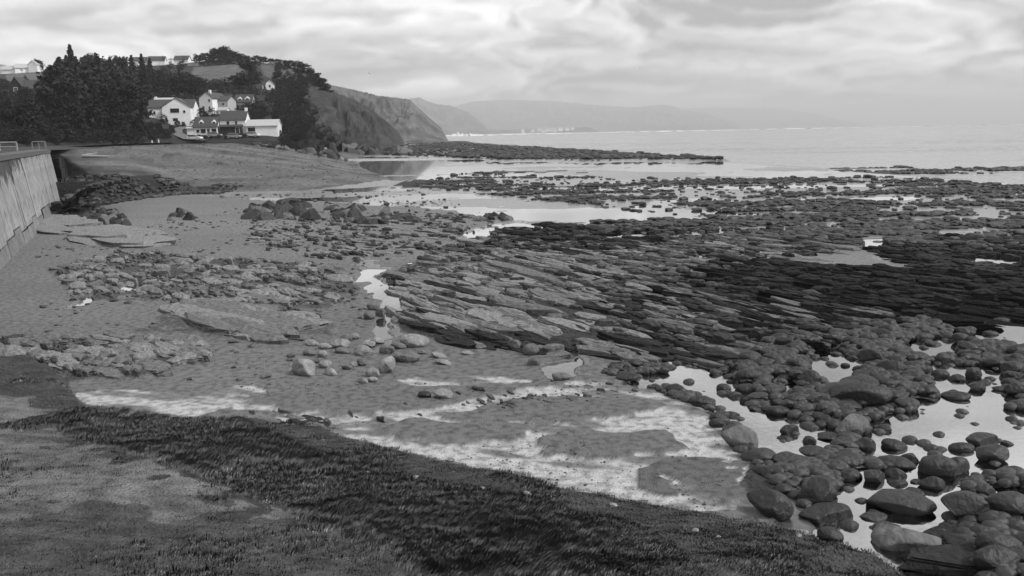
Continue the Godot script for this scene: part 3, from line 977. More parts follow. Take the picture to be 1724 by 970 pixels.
# ---------------------------------------------------------------- houses
# blocks: [x, z, turn in degrees, width along the ridge, depth, eaves height, roof height, wall material, roof material]
# openings: [block, face f/b/l/r, along, sill height, width, height, d for door]
func house(called: String, label: String, where: Vector3, turn: float, blocks: Array, openings := [], chimneys := [], dormers := [], group := "") -> Node3D:
	var t := thing(called, label, "house", where, turn, group)
	var places := []
	for b in blocks:
		var xf := Transform3D(Basis(Vector3.UP, deg_to_rad(b[2])), Vector3(b[0], 0, b[1]))
		places.append(xf)
		var w: float = b[3]
		var d: float = b[4]
		var h: float = b[5]
		var rh: float = b[6]
		piece("wall", extrude_x([Vector2(-d / 2, -2.0), Vector2(d / 2, -2.0), Vector2(d / 2, h), Vector2(0, h + rh), Vector2(-d / 2, h)], w / 2), M[b[7]], t, xf)
		for s in [-1.0, 1.0]:
			var k := rh / (d / 2)
			var e: float = d / 2 + 0.35
			var prof := [Vector2(0, h + rh + 0.04), Vector2(s * e, h - 0.35 * k + 0.04), Vector2(s * e, h - 0.35 * k + 0.2), Vector2(0, h + rh + 0.22)]
			piece("roof", extrude_x(prof, w / 2 + 0.25), M[b[8]], t, xf)
	for o in openings:
		var b: Array = blocks[o[0]]
		var off := {"f": Vector3(0, 0, b[4] / 2.0), "b": Vector3(0, 0, -b[4] / 2.0), "l": Vector3(-b[3] / 2.0, 0, 0), "r": Vector3(b[3] / 2.0, 0, 0)}
		var yaw := {"f": 0.0, "b": PI, "l": -PI / 2, "r": PI / 2}
		var xf: Transform3D = places[o[0]] * Transform3D(Basis(Vector3.UP, yaw[o[1]]), off[o[1]] + Vector3(0, o[3], 0)) * Transform3D(Basis(), Vector3(o[2], 0, 0))
		var door: bool = o.size() > 6
		var frame := piece("door" if door else "window", join([block(0.1, o[5], 0.1, Vector3(-o[4] / 2.0, 0, 0)), block(0.1, o[5], 0.1, Vector3(o[4] / 2.0, 0, 0)), block(o[4], 0.1, 0.1, Vector3(0, o[5] - 0.1, 0)), block(o[4] + 0.2, 0.08, 0.16, Vector3(0, -0.08, 0))]), M.frame, t, xf)
		piece("panel" if door else "pane", block(o[4] - 0.1, o[5] - 0.1, 0.03, Vector3(0, 0.0, 0)), M.car_dark if door else M.glass, frame)
	for c in chimneys:
		var ch := piece("chimney", block(0.8, c[3], 0.6, Vector3(c[0], c[1], c[2]), 0.03), M[c[4]], t)
		piece("chimney_pot", tube(Vector3(c[0], c[1] + c[3], c[2]), Vector3(c[0], c[1] + c[3] + 0.4, c[2]), 0.14, 0.12), M.masonry, ch)
	for d in dormers:   # [x, y, z, width, height]
		var dw: float = d[3]
		var dh: float = d[4]
		var dx := Vector3(d[0], d[1], d[2])
		var dm := piece("dormer", prism(PackedVector3Array([dx + Vector3(-dw / 2, 0, 0), dx + Vector3(dw / 2, 0, 0), dx + Vector3(dw / 2, dh * 0.6, 0), dx + Vector3(0, dh, 0), dx + Vector3(-dw / 2, dh * 0.6, 0)]), PackedVector3Array([dx + Vector3(-dw / 2, 0, -2), dx + Vector3(dw / 2, 0, -2), dx + Vector3(dw / 2, dh * 0.6, -2), dx + Vector3(0, dh, -2), dx + Vector3(-dw / 2, dh * 0.6, -2)])), M.white, t)
		piece("pane", block(dw * 0.6, dh * 0.45, 0.05, dx + Vector3(0, dh * 0.14, 0.01)), M.glass, dm)
	return t
func build_houses() -> void:
	var p := hill_hit(298, 209)
	house("white_house", "large white two-storey house with front gable above the beach cottages", p, 0.12,
		[[-1.5, -4.5, 0, 15.0, 8.0, 5.6, 2.6, "white", "slate"], [1.0, -2.2, 90, 9.0, 9.2, 5.6, 2.9, "white", "slate"], [-8.5, -5.5, 0, 6.0, 7.0, 4.9, 1.4, "render_grey", "slate"], [-5.0, -9.0, 0, 7.0, 6.0, 7.4, 1.6, "white", "pale_roof"]],
		[[1, "l", -0.5, 3.7, 3.0, 1.5], [1, "l", -0.5, 0.9, 1.7, 1.1], [1, "l", 2.6, 3.6, 0.8, 0.9], [1, "l", -3.4, 0.7, 0.9, 1.4], [0, "f", 5.8, 0.6, 1.4, 2.0], [2, "f", 0.3, 0.8, 3.2, 1.2], [0, "f", -5.4, 3.2, 0.8, 1.2], [2, "f", -1.0, 3.0, 1.4, 1.0], [2, "f", 1.6, 3.0, 1.0, 1.0]],
		[[-7.2, 6.0, -5.0, 3.4, "white"]])
	piece("terrace_wall", block(14.0, 0.9, 0.3, Vector3(-1, -1.0, 3.4)), M.white, get_node("white_house"))
	get_node("white_house").scale = Vector3.ONE * 0.9
	p = hill_hit(364, 190)
	house("white_house", "narrow white gabled house on the slope with grey side wing", p, -0.25,
		[[0, 0, 90, 9.0, 4.8, 4.6, 1.7, "white", "slate"], [4.0, -1.2, 0, 4.0, 5.0, 3.8, 1.4, "render_grey", "slate"], [4.6, 1.6, 0, 3.2, 1.6, 0.8, 0.7, "white", "pale_roof"]],
		[[0, "l", 1.3, 3.4, 0.7, 0.9], [0, "l", 1.3, 0.8, 0.7, 1.2], [0, "l", -1.0, 0.2, 0.9, 1.9, "d"], [1, "f", 0.3, 2.2, 1.0, 1.0]],
		[[0.2, 6.0, 2.0, 1.3, "white"]])
	p = hill_hit(346, 228)
	house("cottage", "low white seafront cottage with two dormers in its dark roof", p, 0.05,
		[[0, -3.0, 0, 6.6, 5.0, 2.5, 2.6, "white", "slate"], [-4.4, -1.6, 0, 1.9, 2.2, 2.0, 0.3, "white", "pale_roof"]],
		[[0, "f", -2.2, 0.8, 1.0, 0.9], [0, "f", -0.7, 0.6, 1.5, 1.3], [0, "f", 0.8, 0.0, 0.8, 1.9, "d"], [0, "f", 2.4, 0.6, 1.4, 1.3]],
		[], [[-1.3, 2.9, -1.2, 1.3, 1.5], [2.3, 2.9, -1.2, 1.3, 1.5]])
	p = hill_hit(394, 226)
	house("white_house", "white house with dark slate roof, end chimney and long pale-roofed annexe", p, 0.03,
		[[-0.3, -3.4, 0, 7.4, 5.4, 4.2, 2.4, "white", "slate"], [8.2, -2.6, 0, 9.0, 5.4, 2.3, 1.6, "white", "pale_roof"], [-0.6, 0.3, 0, 6.2, 1.6, 2.2, 0.4, "masonry", "slate"]],
		[[0, "f", -1.4, 2.7, 0.8, 1.1], [0, "f", 1.0, 2.7, 0.7, 1.1], [1, "f", -3.0, 0.5, 2.2, 1.4], [2, "f", 2.0, 0.1, 1.2, 1.9, "d"]],
		[[3.1, 4.6, -3.4, 3.0, "white"]])
	p = hill_hit(414, 178)
	house("cottage", "dark-roofed cottage half hidden in bushes with twin white dormers", p, 0.0, [[0, -2.0, 0, 6.0, 4.6, 1.2, 2.4, "render_grey", "slate"]], [], [], [[-1.3, 1.3, -0.2, 1.6, 1.6], [1.3, 1.3, -0.2, 1.8, 1.7]])
	p = hill_hit(460, 151)
	house("small_house", "little white gabled house with dark doors under the upper field", p, 0.1, [[0, -1.5, 90, 4.0, 3.0, 2.4, 1.2, "white", "slate"], [-2.2, -1.8, 0, 1.8, 2.4, 2.0, 0.6, "white", "slate"]], [[0, "l", 0, 0.8, 0.8, 1.1], [1, "f", 0, 0.5, 0.6, 1.2]])
	p = hill_hit(70, 166)
	house("long_house", "long stone house with steep gable half hidden among the trees", p, 0.1, [[2.0, -3.0, 0, 13.0, 6.0, 3.2, 2.6, "masonry", "slate"], [-5.5, -1.5, 90, 6.5, 4.0, 3.6, 3.0, "masonry", "slate"]],
		[[0, "f", -3.0, 1.6, 1.0, 1.2], [0, "f", -1.0, 1.6, 1.0, 1.2], [0, "f", 1.0, 1.6, 1.0, 1.2], [0, "f", 3.2, 1.6, 1.0, 1.2], [0, "f", 5.2, 1.6, 1.0, 1.2], [1, "l", 0, 2.0, 1.2, 1.5]])
	# houses along the ridge
	for a in [[6, 122, 9, 5, 0.3, "white gabled house at the seaward end of the ridge row"], [38, 121, 11, 3, 0.0, "long low white house in the ridge row above the woods"], [52, 120, 7, 4, 0.4, "small pale house joined beside the long ridge house"], [75, 118, 6, 6, 1.4, "white house with a tall steep gable on the ridge"], [117, 117, 5, 6, 1.2, "white ridge house peeping over the first conifers"], [160, 114, 6, 6, 0.9, "white gabled ridge house showing above the conifer tops"], [186, 113, 6, 4, 1.3, "narrow white ridge house between conifer tops"], [276, 107, 8, 4, 0.2, "pale ridge house at the bare trees above the wood"], [318, 105, 7, 3, 0.0, "low pale ridge house beside the crest field"], [248, 109, 7, 4, 0.1, "pale ridge house almost hidden by the highest conifers"]]:
		var q := hill_hit(a[0], a[1])
		house("ridge_house", a[5], q, a[4], [[0, 0, 0, float(a[2]), 5.0, float(a[3]) * 0.55, 1.9, "white", "pale_roof" if a[0] < 100 else "slate"]], [], [], [], "houses along the ridge")
	# village on the far shore; the left cluster is added to brighten its misty foot
	var vr := RandomNumberGenerator.new()
	vr.seed = 77
	for a in [[797, 221, 34], [806, 220, 24], [815, 221, 20], [770, 223, 24], [762, 223, 26], [897, 219, 22], [908, 217, 26], [916, 220, 30], [926, 218, 34], [935, 220, 20], [944, 217, 26], [955, 216, 24], [964, 215, 16], [880, 220, 14], [790, 222, 26], [778, 223, 30]]:
		var D := 6940.0 + vr.randf_range(-20, 5)
		var q := at(a[0], a[1], D)
		q.y = 1.0 + (221 - a[1]) * 3.0
		house("shore_house", "tiny white house in the village on the far shore", q, vr.randf_range(-0.4, 0.4), [[0, 0, 0, float(a[2]) * 1.5, 14.0, vr.randf_range(12, 24), 8.0, "white", "pale_roof"]], [], [], [], "white houses of the far village")
	for a in [[1022, 186], [1040, 187], [800, 192]]:
		var q := at(a[0], a[1], 12600.0)
		house("hill_farm", "tiny white farmhouse high on the far hills", q, 0.2, [[0, 0, 0, 60.0, 20.0, 26.0, 10.0, "white", "pale_roof"]], [], [], [], "farmhouses on the far hills")

# breakers off the far shore; the tall white ones stand in for bright mist
func build_surf_and_mist() -> void:
	var v := PackedVector3Array()
	var idx := PackedInt32Array()
	for a in [[752, 840, 2500.0, 5.0], [800, 990, 2900.0, 4.0], [980, 1250, 3400.0, 3.5], [1200, 1460, 4200.0, 4.0], [1380, 1760, 4600.0, 2.4], [752, 815, 2300.0, 7.0], [745, 800, 2700.0, 9.0]]:
		var n := 60
		var first := v.size()
		for i in n + 1:
			var px := lerpf(a[0], a[1], float(i) / n)
			var p := at(px, 225, a[2] * (1.0 + 0.03 * n_fine.get_noise_1d(px * 0.05)))
			var h: float = a[3] * sin(PI * i / n) * (0.75 + 0.8 * n_fine.get_noise_1d(px * 0.3 + a[2]))
			for q in [[-2.0, -0.6], [-0.8, 0.7 * h], [0.0, h], [2.5, -0.6]]: v.append(Vector3(p.x, q[1], p.z - q[0] * a[3]))
			if i:
				var b := first + (i - 1) * 4
				for k in 3: idx.append_array([b + k, b + k + 1, b + 4 + k, b + k + 1, b + 5 + k, b + 4 + k])
	if (v[idx[2]] - v[idx[0]]).cross(v[idx[1]] - v[idx[0]]).z < 0: idx.reverse()
	structure("surf_and_mist", indexed(v, idx), M.foam)

# ---------------------------------------------------------------- cars
func car(label: String, where: Vector3, turn: float, paint: String) -> void:
	var t := thing("parked_car", label, "car", where, turn)
	piece("body", extrude_x([Vector2(-2.05, 0.35), Vector2(2.0, 0.35), Vector2(2.1, 0.6), Vector2(1.95, 0.85), Vector2(0.95, 0.98), Vector2(-1.9, 1.0), Vector2(-2.1, 0.7)], 0.85), M[paint], t)
	var cabin := piece("cabin", prism(PackedVector3Array([Vector3(-0.8, 0.95, -1.85), Vector3(0.8, 0.95, -1.85), Vector3(0.8, 0.95, 1.0), Vector3(-0.8, 0.95, 1.0)]), PackedVector3Array([Vector3(-0.62, 1.45, -1.35), Vector3(0.62, 1.45, -1.35), Vector3(0.62, 1.45, 0.25), Vector3(-0.62, 1.45, 0.25)])), M.glass, t)
	piece("roof_panel", block(1.26, 0.06, 1.65, Vector3(0, 1.44, -0.55), 0.05), M[paint], cabin)
	for s in [-1, 1]:
		for z in [-1.25, 1.3]:
			var w := piece("wheel", tube(Vector3(s * 0.72, 0.32, z), Vector3(s * 0.88, 0.32, z), 0.32, 0.32, 12), M.tyre, t)
			piece("rim", tube(Vector3(s * 0.88, 0.32, z), Vector3(s * 0.9, 0.32, z), 0.19, 0.19, 10), M.frame, w)
		piece("headlight", block(0.3, 0.16, 0.08, Vector3(s * 0.6, 0.66, 2.04)), M.frame, t)
func build_cars() -> void:
	car("white car parked on the shore road where it meets the beach", hill_hit(328, 236.5), 1.35, "car_white")
	car("white car parked up the slope beside the large white house", hill_hit(338, 189), 1.2, "car_white")
	car("pale grey car parked below the slate-roofed house", hill_hit(393, 234), 1.5, "car_grey")
	car("white car parked in front of the long pale-roofed annexe", hill_hit(426, 231), 1.3, "car_white")
	car("grey car parked outside the cottage with dormers", hill_hit(361, 232), 1.6, "car_grey")

# ---------------------------------------------------------------- sea wall, promenade, roads
func wall_line(s: float) -> Vector3:   # s metres from the far corner towards the viewer, on the beach
	var a := gp(108, 346)
	var b := gp(0, 452)
	return a + (b - a).normalized() * s
func wall_panel(s0: float, s1: float, y0: float, y1: float, proud: float, base_tone: float, streaks: bool, sd: int) -> ArrayMesh:
	var a := wall_line(s0)
	var b := wall_line(s1)
	var along := (b - a).normalized()
	var out := Vector3.UP.cross(along).normalized()
	if out.x < 0: out = -out
	const NX := 22
	const NY := 40
	var v := PackedVector3Array()
	var c := PackedColorArray()
	var idx := PackedInt32Array()
	for j in NY + 1:
		for i in NX + 1:
			var u := float(i) / NX
			var k := float(j) / NY
			var y := lerpf(y0, y1, k)
			var round_off := 0.03 * (smooth(0.06, 0.0, u) + smooth(0.94, 1.0, u))
			var p := a.lerp(b, u) + Vector3.UP * y + out * (proud - 0.14 * y - round_off + 0.015 * n_fine.get_noise_2d((s0 + u * (s1 - s0)) * 2.0, y * 2.0))
			v.append(p)
			var x := lerpf(s0, s1, u)
			var g := base_tone * (1.0 + 0.3 * n_mid.get_noise_2d(x * 8.0, y * 6.0))
			if streaks:
				# rain streaks and weed running down from the coping
				var run := 0.5 * (n_fine.get_noise_1d(x * 0.5 + 50.0) + 0.5 * n_fine.get_noise_1d(x * 7.0)) - 0.06
				if (s0 > 24.0) : run += 0.55 * smooth(24.0, 30.0, x)
				var reach := clampf(run, 0.0, 1.0) * 2.4
				var drip := 1.0 - smooth(reach * 0.75, reach + 0.02, (y1 - y) + 0.8 * n_fine.get_noise_2d(x * 6.0, y * 1.2))
				if reach > 0.15: g = lerpf(g, 0.035, clampf(drip, 0, 1) * 0.9)
				var line := n_fine.get_noise_1d(x * 5.0 + 400.0)
				if line > 0.42: g *= 0.6
			c.append(Color(g, g, g))
	for j in NY:
		for i in NX:
			var q := j * (NX + 1) + i
			idx.append_array([q, q + 1, q + NX + 1, q + 1, q + NX + 2, q + NX + 1])
	if (v[idx[2]] - v[idx[0]]).cross(v[idx[1]] - v[idx[0]]).dot(out) < 0: idx.reverse()
	return indexed(v, idx, c)
func build_wall() -> void:
	var t := thing("sea_wall", "tall battered concrete sea wall with vertical joints and dark drips", "wall")
	var along := (wall_line(1) - wall_line(0))
	var out := Vector3.UP.cross(along).normalized()
	if out.x < 0: out = -out
	var prof := func(s, back, y): return wall_line(s) + Vector3.UP * y + out * back
	# solid core behind the panels, so that the wall has its thickness
	piece("core", prism(PackedVector3Array([prof.call(0.1, -0.15, -0.8), prof.call(0.1, -1.25, 6.0), prof.call(0.1, -3.0, 6.0), prof.call(0.1, -3.0, -0.8)]), PackedVector3Array([prof.call(90, -0.15, -0.8), prof.call(90, -1.25, 6.0), prof.call(90, -3.0, 6.0), prof.call(90, -3.0, -0.8)])), M.masonry, t)
	M.panel = mat(1.0, 0.9, M.concrete.albedo_texture, 0.3, M.concrete.heightmap_texture, 2.0)
	var s := 0.0
	var r := RandomNumberGenerator.new()
	r.seed = 8
	var k := 0
	while s < 84.0:
		var w := r.randf_range(3.0, 5.6)
		var lift := r.randf_range(0.8, 1.3) if s > 10.0 else r.randf_range(0.1, 0.5)
		piece("concrete_panel", wall_panel(s + 0.035, s + w - 0.035, lift, 5.72, r.randf_range(-0.02, 0.04), r.randf_range(0.33, 0.4), true, k), M.panel, t)
		piece("toe_panel", wall_panel(s + 0.035, s + w - 0.035, -0.7, lift - 0.02, 0.06 + r.randf_range(-0.03, 0.05), r.randf_range(0.2, 0.28), false, k), M.panel, t)
		var c0: float = s + 0.015
		var c1: float = s + w - 0.015
		piece("coping", prism(PackedVector3Array([prof.call(c0, -0.72, 5.74), prof.call(c0, -2.2, 5.74), prof.call(c1, -2.2, 5.74), prof.call(c1, -0.72, 5.74)]), PackedVector3Array([prof.call(c0, -0.76, 6.08), prof.call(c0, -2.2, 6.12), prof.call(c1, -2.2, 6.12), prof.call(c1, -0.76, 6.08)])), M.coping, t)
		s += w
		k += 1
	# return wall beside the stream mouth, its dark tone standing for a shaded recess
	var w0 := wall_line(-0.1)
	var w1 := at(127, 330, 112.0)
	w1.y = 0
	var wing := thing("stream_wall", "stone return wall dropping to the stream mouth, shade put in its dark tone", "wall")
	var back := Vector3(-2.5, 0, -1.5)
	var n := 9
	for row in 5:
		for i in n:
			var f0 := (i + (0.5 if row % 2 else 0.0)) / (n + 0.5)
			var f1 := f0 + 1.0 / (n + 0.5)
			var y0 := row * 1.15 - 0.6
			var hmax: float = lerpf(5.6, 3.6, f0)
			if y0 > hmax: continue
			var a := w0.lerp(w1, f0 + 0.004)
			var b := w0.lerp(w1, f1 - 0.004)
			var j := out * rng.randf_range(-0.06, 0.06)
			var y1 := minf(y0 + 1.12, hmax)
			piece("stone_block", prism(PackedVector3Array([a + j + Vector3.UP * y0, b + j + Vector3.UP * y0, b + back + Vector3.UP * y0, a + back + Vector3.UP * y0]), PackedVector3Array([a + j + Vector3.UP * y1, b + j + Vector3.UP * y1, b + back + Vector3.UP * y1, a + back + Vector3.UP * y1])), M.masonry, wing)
	# grass-topped promenade behind the wall, up to the wood
	var g0 := wall_line(0) - out * 2.1
	var g1 := wall_line(90) - out * 2.1
	structure("promenade", sheet(PackedVector2Array([Vector2(g1.x, g1.z), Vector2(g0.x, g0.z), Vector2(g0.x + 2, g0.z - 14), Vector2(at(110, 250, 150).x, -150), Vector2(at(190, 250, 196).x, -196), Vector2(at(140, 250, 230).x, -230), Vector2(-220, -230), Vector2(-220, -10)]), 6.0), mat(0.05, 0.95, M.turf.albedo_texture, 0.4, M.turf.heightmap_texture, 10.0))
	# low rails on the promenade
	for a in [[-30, 8, 28, 8, 96.0, "pale wooden rail on short posts above the sea wall"], [54, 15, 76, 15, 104.0, "dark two-post barrier on the grass beside the sea wall end"]]:
		var q0 := at(a[0], 245, a[4])
		var q1 := at(a[2], 245, a[4])
		q0.y = 6.0
		q1.y = 6.0
		var rail := thing("rail_fence", a[5], "fence", q0)
		var dvec := q1 - q0
		var wood: Material = M.driftwood if a[4] < 100 else M.wood
		for i in 3: piece("post", block(0.14, 1.0, 0.14, dvec * (i / 2.0) + Vector3(0, -0.1, 0), 0.01), wood, rail)
		piece("rail", tube(Vector3(0, 0.92, 0), dvec + Vector3(0, 0.92, 0), 0.07, 0.07, 6), wood, rail)
		if a[4] < 100: piece("rail", tube(Vector3(0, 0.45, 0), dvec + Vector3(0, 0.45, 0), 0.05, 0.05, 6), wood, rail)
func build_stream_bank() -> void:
	var v := PackedVector3Array()
	var idx := PackedInt32Array()
	const N := 160
	const K := 14
	for i in N + 1:
		var e := 4.15 * i / N
		var k := mini(int(e), upper_edge.size() - 2)
		var f := e - k
		var a := upper_edge[maxi(k - 1, 0)]
		var b := upper_edge[k]
		var c := upper_edge[k + 1]
		var d := upper_edge[mini(k + 2, upper_edge.size() - 1)]
		var q := b.cubic_interpolate(c, a, d, f)
		var step: float = lerpf(upper_step[k], upper_step[k + 1], f)
		var dir := (c - b).normalized()
		var inw := Vector2(dir.y, -dir.x)
		if inw.y > 0: inw = -inw
		for j in K:
			var t := float(j) / (K - 1)
			var wob := 1.1 * n_fine.get_noise_2d(e * 9.0, t * 4.0)
			var p := q + inw * (t * 6.4 - 0.6 + wob * 0.5)
			v.append(Vector3(p.x, (step + 0.35) * pow(smooth(0.0, 1.0, t), 0.7) - 0.25 + 0.6 * wob * sin(PI * t), p.y))
	for i in N:
		for j in K - 1:
			var q := i * K + j
			idx.append_array([q, q + 1, q + K, q + 1, q + K + 1, q + K])
	if (v[idx[2]] - v[idx[0]]).cross(v[idx[1]] - v[idx[0]]).y < 0: idx.reverse()
	structure("stream_bank", indexed(v, idx), mat(0.018, 0.9, M.rockbed.albedo_texture, 0.4, M.rockbed.heightmap_texture, 12.0))
func ribbon(called: String, pts: Array, width: float, m: Material) -> void:
	var v := PackedVector3Array()
	var idx := PackedInt32Array()
	for i in pts.size():
		var d: Vector3 = (pts[mini(i + 1, pts.size() - 1)] - pts[maxi(i - 1, 0)])
		var side := Vector3(-d.z, 0, d.x).normalized() * width / 2
		v.append(pts[i] - side)
		v.append(pts[i] + side)
		if i: idx.append_array([i * 2 - 2, i * 2, i * 2 - 1, i * 2, i * 2 + 1, i * 2 - 1])
	if (v[idx[2]] - v[idx[0]]).cross(v[idx[1]] - v[idx[0]]).y < 0: idx.reverse()
	structure(called, indexed(v, idx), m)
func build_roads() -> void:
	var pts := []
	for a in [[345, 238.5], [333, 238], [318, 236], [306, 231], [298, 226], [297, 222], [303, 219], [312, 216]]: pts.append(hill_hit(a[0], a[1]) + Vector3(0, 0.35, 0))
	ribbon("road", pts, 3.4, M.road)
	pts = []
	for k in 22:
		var px := lerpf(150, 470, k / 21.0)
		var q := hill_at(px, 0.004)
		pts.append(Vector3(q.x, 6.05, q.z + 3.0))
	ribbon("shore_road", pts, 3.2, M.road)

# ---------------------------------------------------------------- the walker (one closed skin round a skeleton) and the gulls
func skin(bones: Array, cell: float, blend: float) -> ArrayMesh:   # bones: [a, ra, b, rb]; surface nets round their smooth union
	var lo := Vector3.ONE * 1e9
	var hi := -lo
	for b in bones:
		for e in [[b[0], b[1]], [b[2], b[3]]]:
			lo = lo.min(e[0] - Vector3.ONE * (e[1] + 2 * cell))
			hi = hi.max(e[0] + Vector3.ONE * (e[1] + 2 * cell))
	var n := Vector3i(((hi - lo) / cell).ceil()) + Vector3i.ONE
	var f := PackedFloat32Array()
	f.resize(n.x * n.y * n.z)
	for z in n.z:
		for y in n.y:
			for x in n.x:
				var p := lo + Vector3(x, y, z) * cell
				var s := 0.0
				for b in bones:
					var ab: Vector3 = b[2] - b[0]
					var h: float = clampf((p - b[0]).dot(ab) / maxf(ab.length_squared(), 1e-6), 0, 1)
					s += exp(-((p - b[0] - ab * h).length() - lerpf(b[1], b[3], h)) / blend)
				f[(z * n.y + y) * n.x + x] = -blend * log(maxf(s, 1e-30))
	var v := PackedVector3Array()
	var cells := {}
	var corner := func(x, y, z): return f[(z * n.y + y) * n.x + x]
	for z in n.z - 1:
		for y in n.y - 1:
			for x in n.x - 1:
				var sum := Vector3.ZERO
				var cnt := 0
				for e in [[0, 0, 0, 1, 0, 0], [0, 1, 0, 1, 1, 0], [0, 0, 1, 1, 0, 1], [0, 1, 1, 1, 1, 1], [0, 0, 0, 0, 1, 0], [1, 0, 0, 1, 1, 0], [0, 0, 1, 0, 1, 1], [1, 0, 1, 1, 1, 1], [0, 0, 0, 0, 0, 1], [1, 0, 0, 1, 0, 1], [0, 1, 0, 0, 1, 1], [1, 1, 0, 1, 1, 1]]:
					var a: float = corner.call(x + e[0], y + e[1], z + e[2])
					var b: float = corner.call(x + e[3], y + e[4], z + e[5])
					if (a < 0) != (b < 0):
						sum += Vector3(e[0], e[1], e[2]).lerp(Vector3(e[3], e[4], e[5]), a / (a - b))
						cnt += 1
				if cnt:
					cells[Vector3i(x, y, z)] = v.size()
					v.append(lo + (Vector3(x, y, z) + sum / cnt) * cell)
	var idx := PackedInt32Array()
	for z in range(1, n.z - 1):
		for y in range(1, n.y - 1):
			for x in range(1, n.x - 1):
				var a: float = corner.call(x, y, z)
				for ax in 3:
					var d := Vector3i(1 if ax == 0 else 0, 1 if ax == 1 else 0, 1 if ax == 2 else 0)
					var b: float = corner.call(x + d.x, y + d.y, z + d.z)
					if (a < 0) == (b < 0): continue
					var u := Vector3i(d.z, d.x, d.y)
					var w := Vector3i(d.y, d.z, d.x)
					var o := Vector3i(x, y, z)
					var q := [cells[o], cells[o - u], cells[o - u - w], cells[o - w]]
					if b < 0: q.reverse()
					idx.append_array([q[0], q[2], q[1], q[0], q[3], q[2]])
	if idx.size():
		var vol := 0.0
		for i in range(0, idx.size(), 3): vol += v[idx[i]].dot((v[idx[i + 2]] - v[idx[i]]).cross(v[idx[i + 1]] - v[idx[i]]))
		if vol < 0: idx.reverse()
	return indexed(v, idx)
func build_people_and_birds() -> void:
	var p := beach_hit(537, 266)
	var who := thing("person", "distant person in dark clothes walking on the beach below the cliff", "person", p, 0.5)
	piece("body", skin([[Vector3(0.1, 0.03, 0.2), 0.05, Vector3(0.1, 0.06, 0.05), 0.055], [Vector3(0.1, 0.06, 0.05), 0.055, Vector3(0.1, 0.48, 0.1), 0.065], [Vector3(0.1, 0.48, 0.1), 0.07, Vector3(0.09, 0.9, 0), 0.1],
		[Vector3(-0.1, 0.03, -0.1), 0.05, Vector3(-0.1, 0.07, -0.26), 0.055], [Vector3(-0.1, 0.07, -0.26), 0.055, Vector3(-0.1, 0.5, -0.08), 0.065], [Vector3(-0.1, 0.5, -0.08), 0.07, Vector3(-0.09, 0.9, 0), 0.1],
		[Vector3(0, 0.92, 0), 0.15, Vector3(0, 1.3, 0), 0.17], [Vector3(-0.15, 1.4, 0), 0.08, Vector3(0.15, 1.4, 0), 0.08], [Vector3(0, 1.42, 0), 0.06, Vector3(0, 1.54, 0.01), 0.055], [Vector3(0, 1.6, 0.02), 0.1, Vector3(0, 1.66, 0), 0.095],
		[Vector3(0.2, 1.4, 0), 0.06, Vector3(0.25, 1.12, -0.06), 0.05], [Vector3(0.25, 1.12, -0.06), 0.048, Vector3(0.24, 0.88, 0.04), 0.035], [Vector3(-0.2, 1.4, 0), 0.06, Vector3(-0.25, 1.12, 0.02), 0.05], [Vector3(-0.25, 1.12, 0.02), 0.048, Vector3(-0.24, 0.9, 0.16), 0.035]], 0.03, 0.02), M.cloth, who)
	for a in [[623, 124, 150.0, 0.6, "white gull flying over the cliff headland"], [1075, 114, 190.0, -0.5, "small gull flying high over the open bay"]]:
		var g := thing("gull", a[4], "bird", at(a[0], a[1], a[2]), a[3])
		piece("body", skin([[Vector3(0, 0, 0.2), 0.05, Vector3(0, 0, -0.12), 0.075], [Vector3(0, 0, -0.12), 0.07, Vector3(0, 0.03, -0.27), 0.045], [Vector3(0, 0.025, -0.3), 0.02, Vector3(0, 0.02, -0.36), 0.008], [Vector3(0, 0, 0.2), 0.04, Vector3(0, 0.0, 0.34), 0.015]], 0.02, 0.012), M.white, g)
		for s in [-1.0, 1.0]:
			piece("wing", join([prism(PackedVector3Array([Vector3(s * 0.03, 0.02, -0.13), Vector3(s * 0.34, 0.2, -0.16), Vector3(s * 0.34, 0.2, 0.02), Vector3(s * 0.03, 0.02, 0.07)]), PackedVector3Array([Vector3(s * 0.03, 0.05, -0.12), Vector3(s * 0.34, 0.222, -0.15), Vector3(s * 0.34, 0.21, 0.02), Vector3(s * 0.03, 0.03, 0.07)])),
				prism(PackedVector3Array([Vector3(s * 0.34, 0.2, -0.16), Vector3(s * 0.72, 0.12, 0.06), Vector3(s * 0.7, 0.12, 0.09), Vector3(s * 0.34, 0.2, 0.02)]), PackedVector3Array([Vector3(s * 0.34, 0.222, -0.15), Vector3(s * 0.72, 0.13, 0.06), Vector3(s * 0.7, 0.125, 0.09), Vector3(s * 0.34, 0.21, 0.02)]))]), M.render_grey, g)
	# pale posts by the shore road, driftwood, slipway
	for a in [[255, 240, "short pale marker post beside the shore road"], [266, 240, "taller pale marker post beside the shore road"]]:
		var q := hill_hit(a[0], a[1])
		q.y = 6.0
		var post := thing("marker_post", a[2], "post", q)
		var tall := 0.7 if a[0] == 255 else 1.3
		piece("post", block(0.3, tall, 0.3, Vector3(0, -0.1, 0), 0.04), M.white, post)
		piece("cap", block(0.36, 0.08, 0.36, Vector3(0, tall - 0.1, 0), 0.08), M.frame, post)

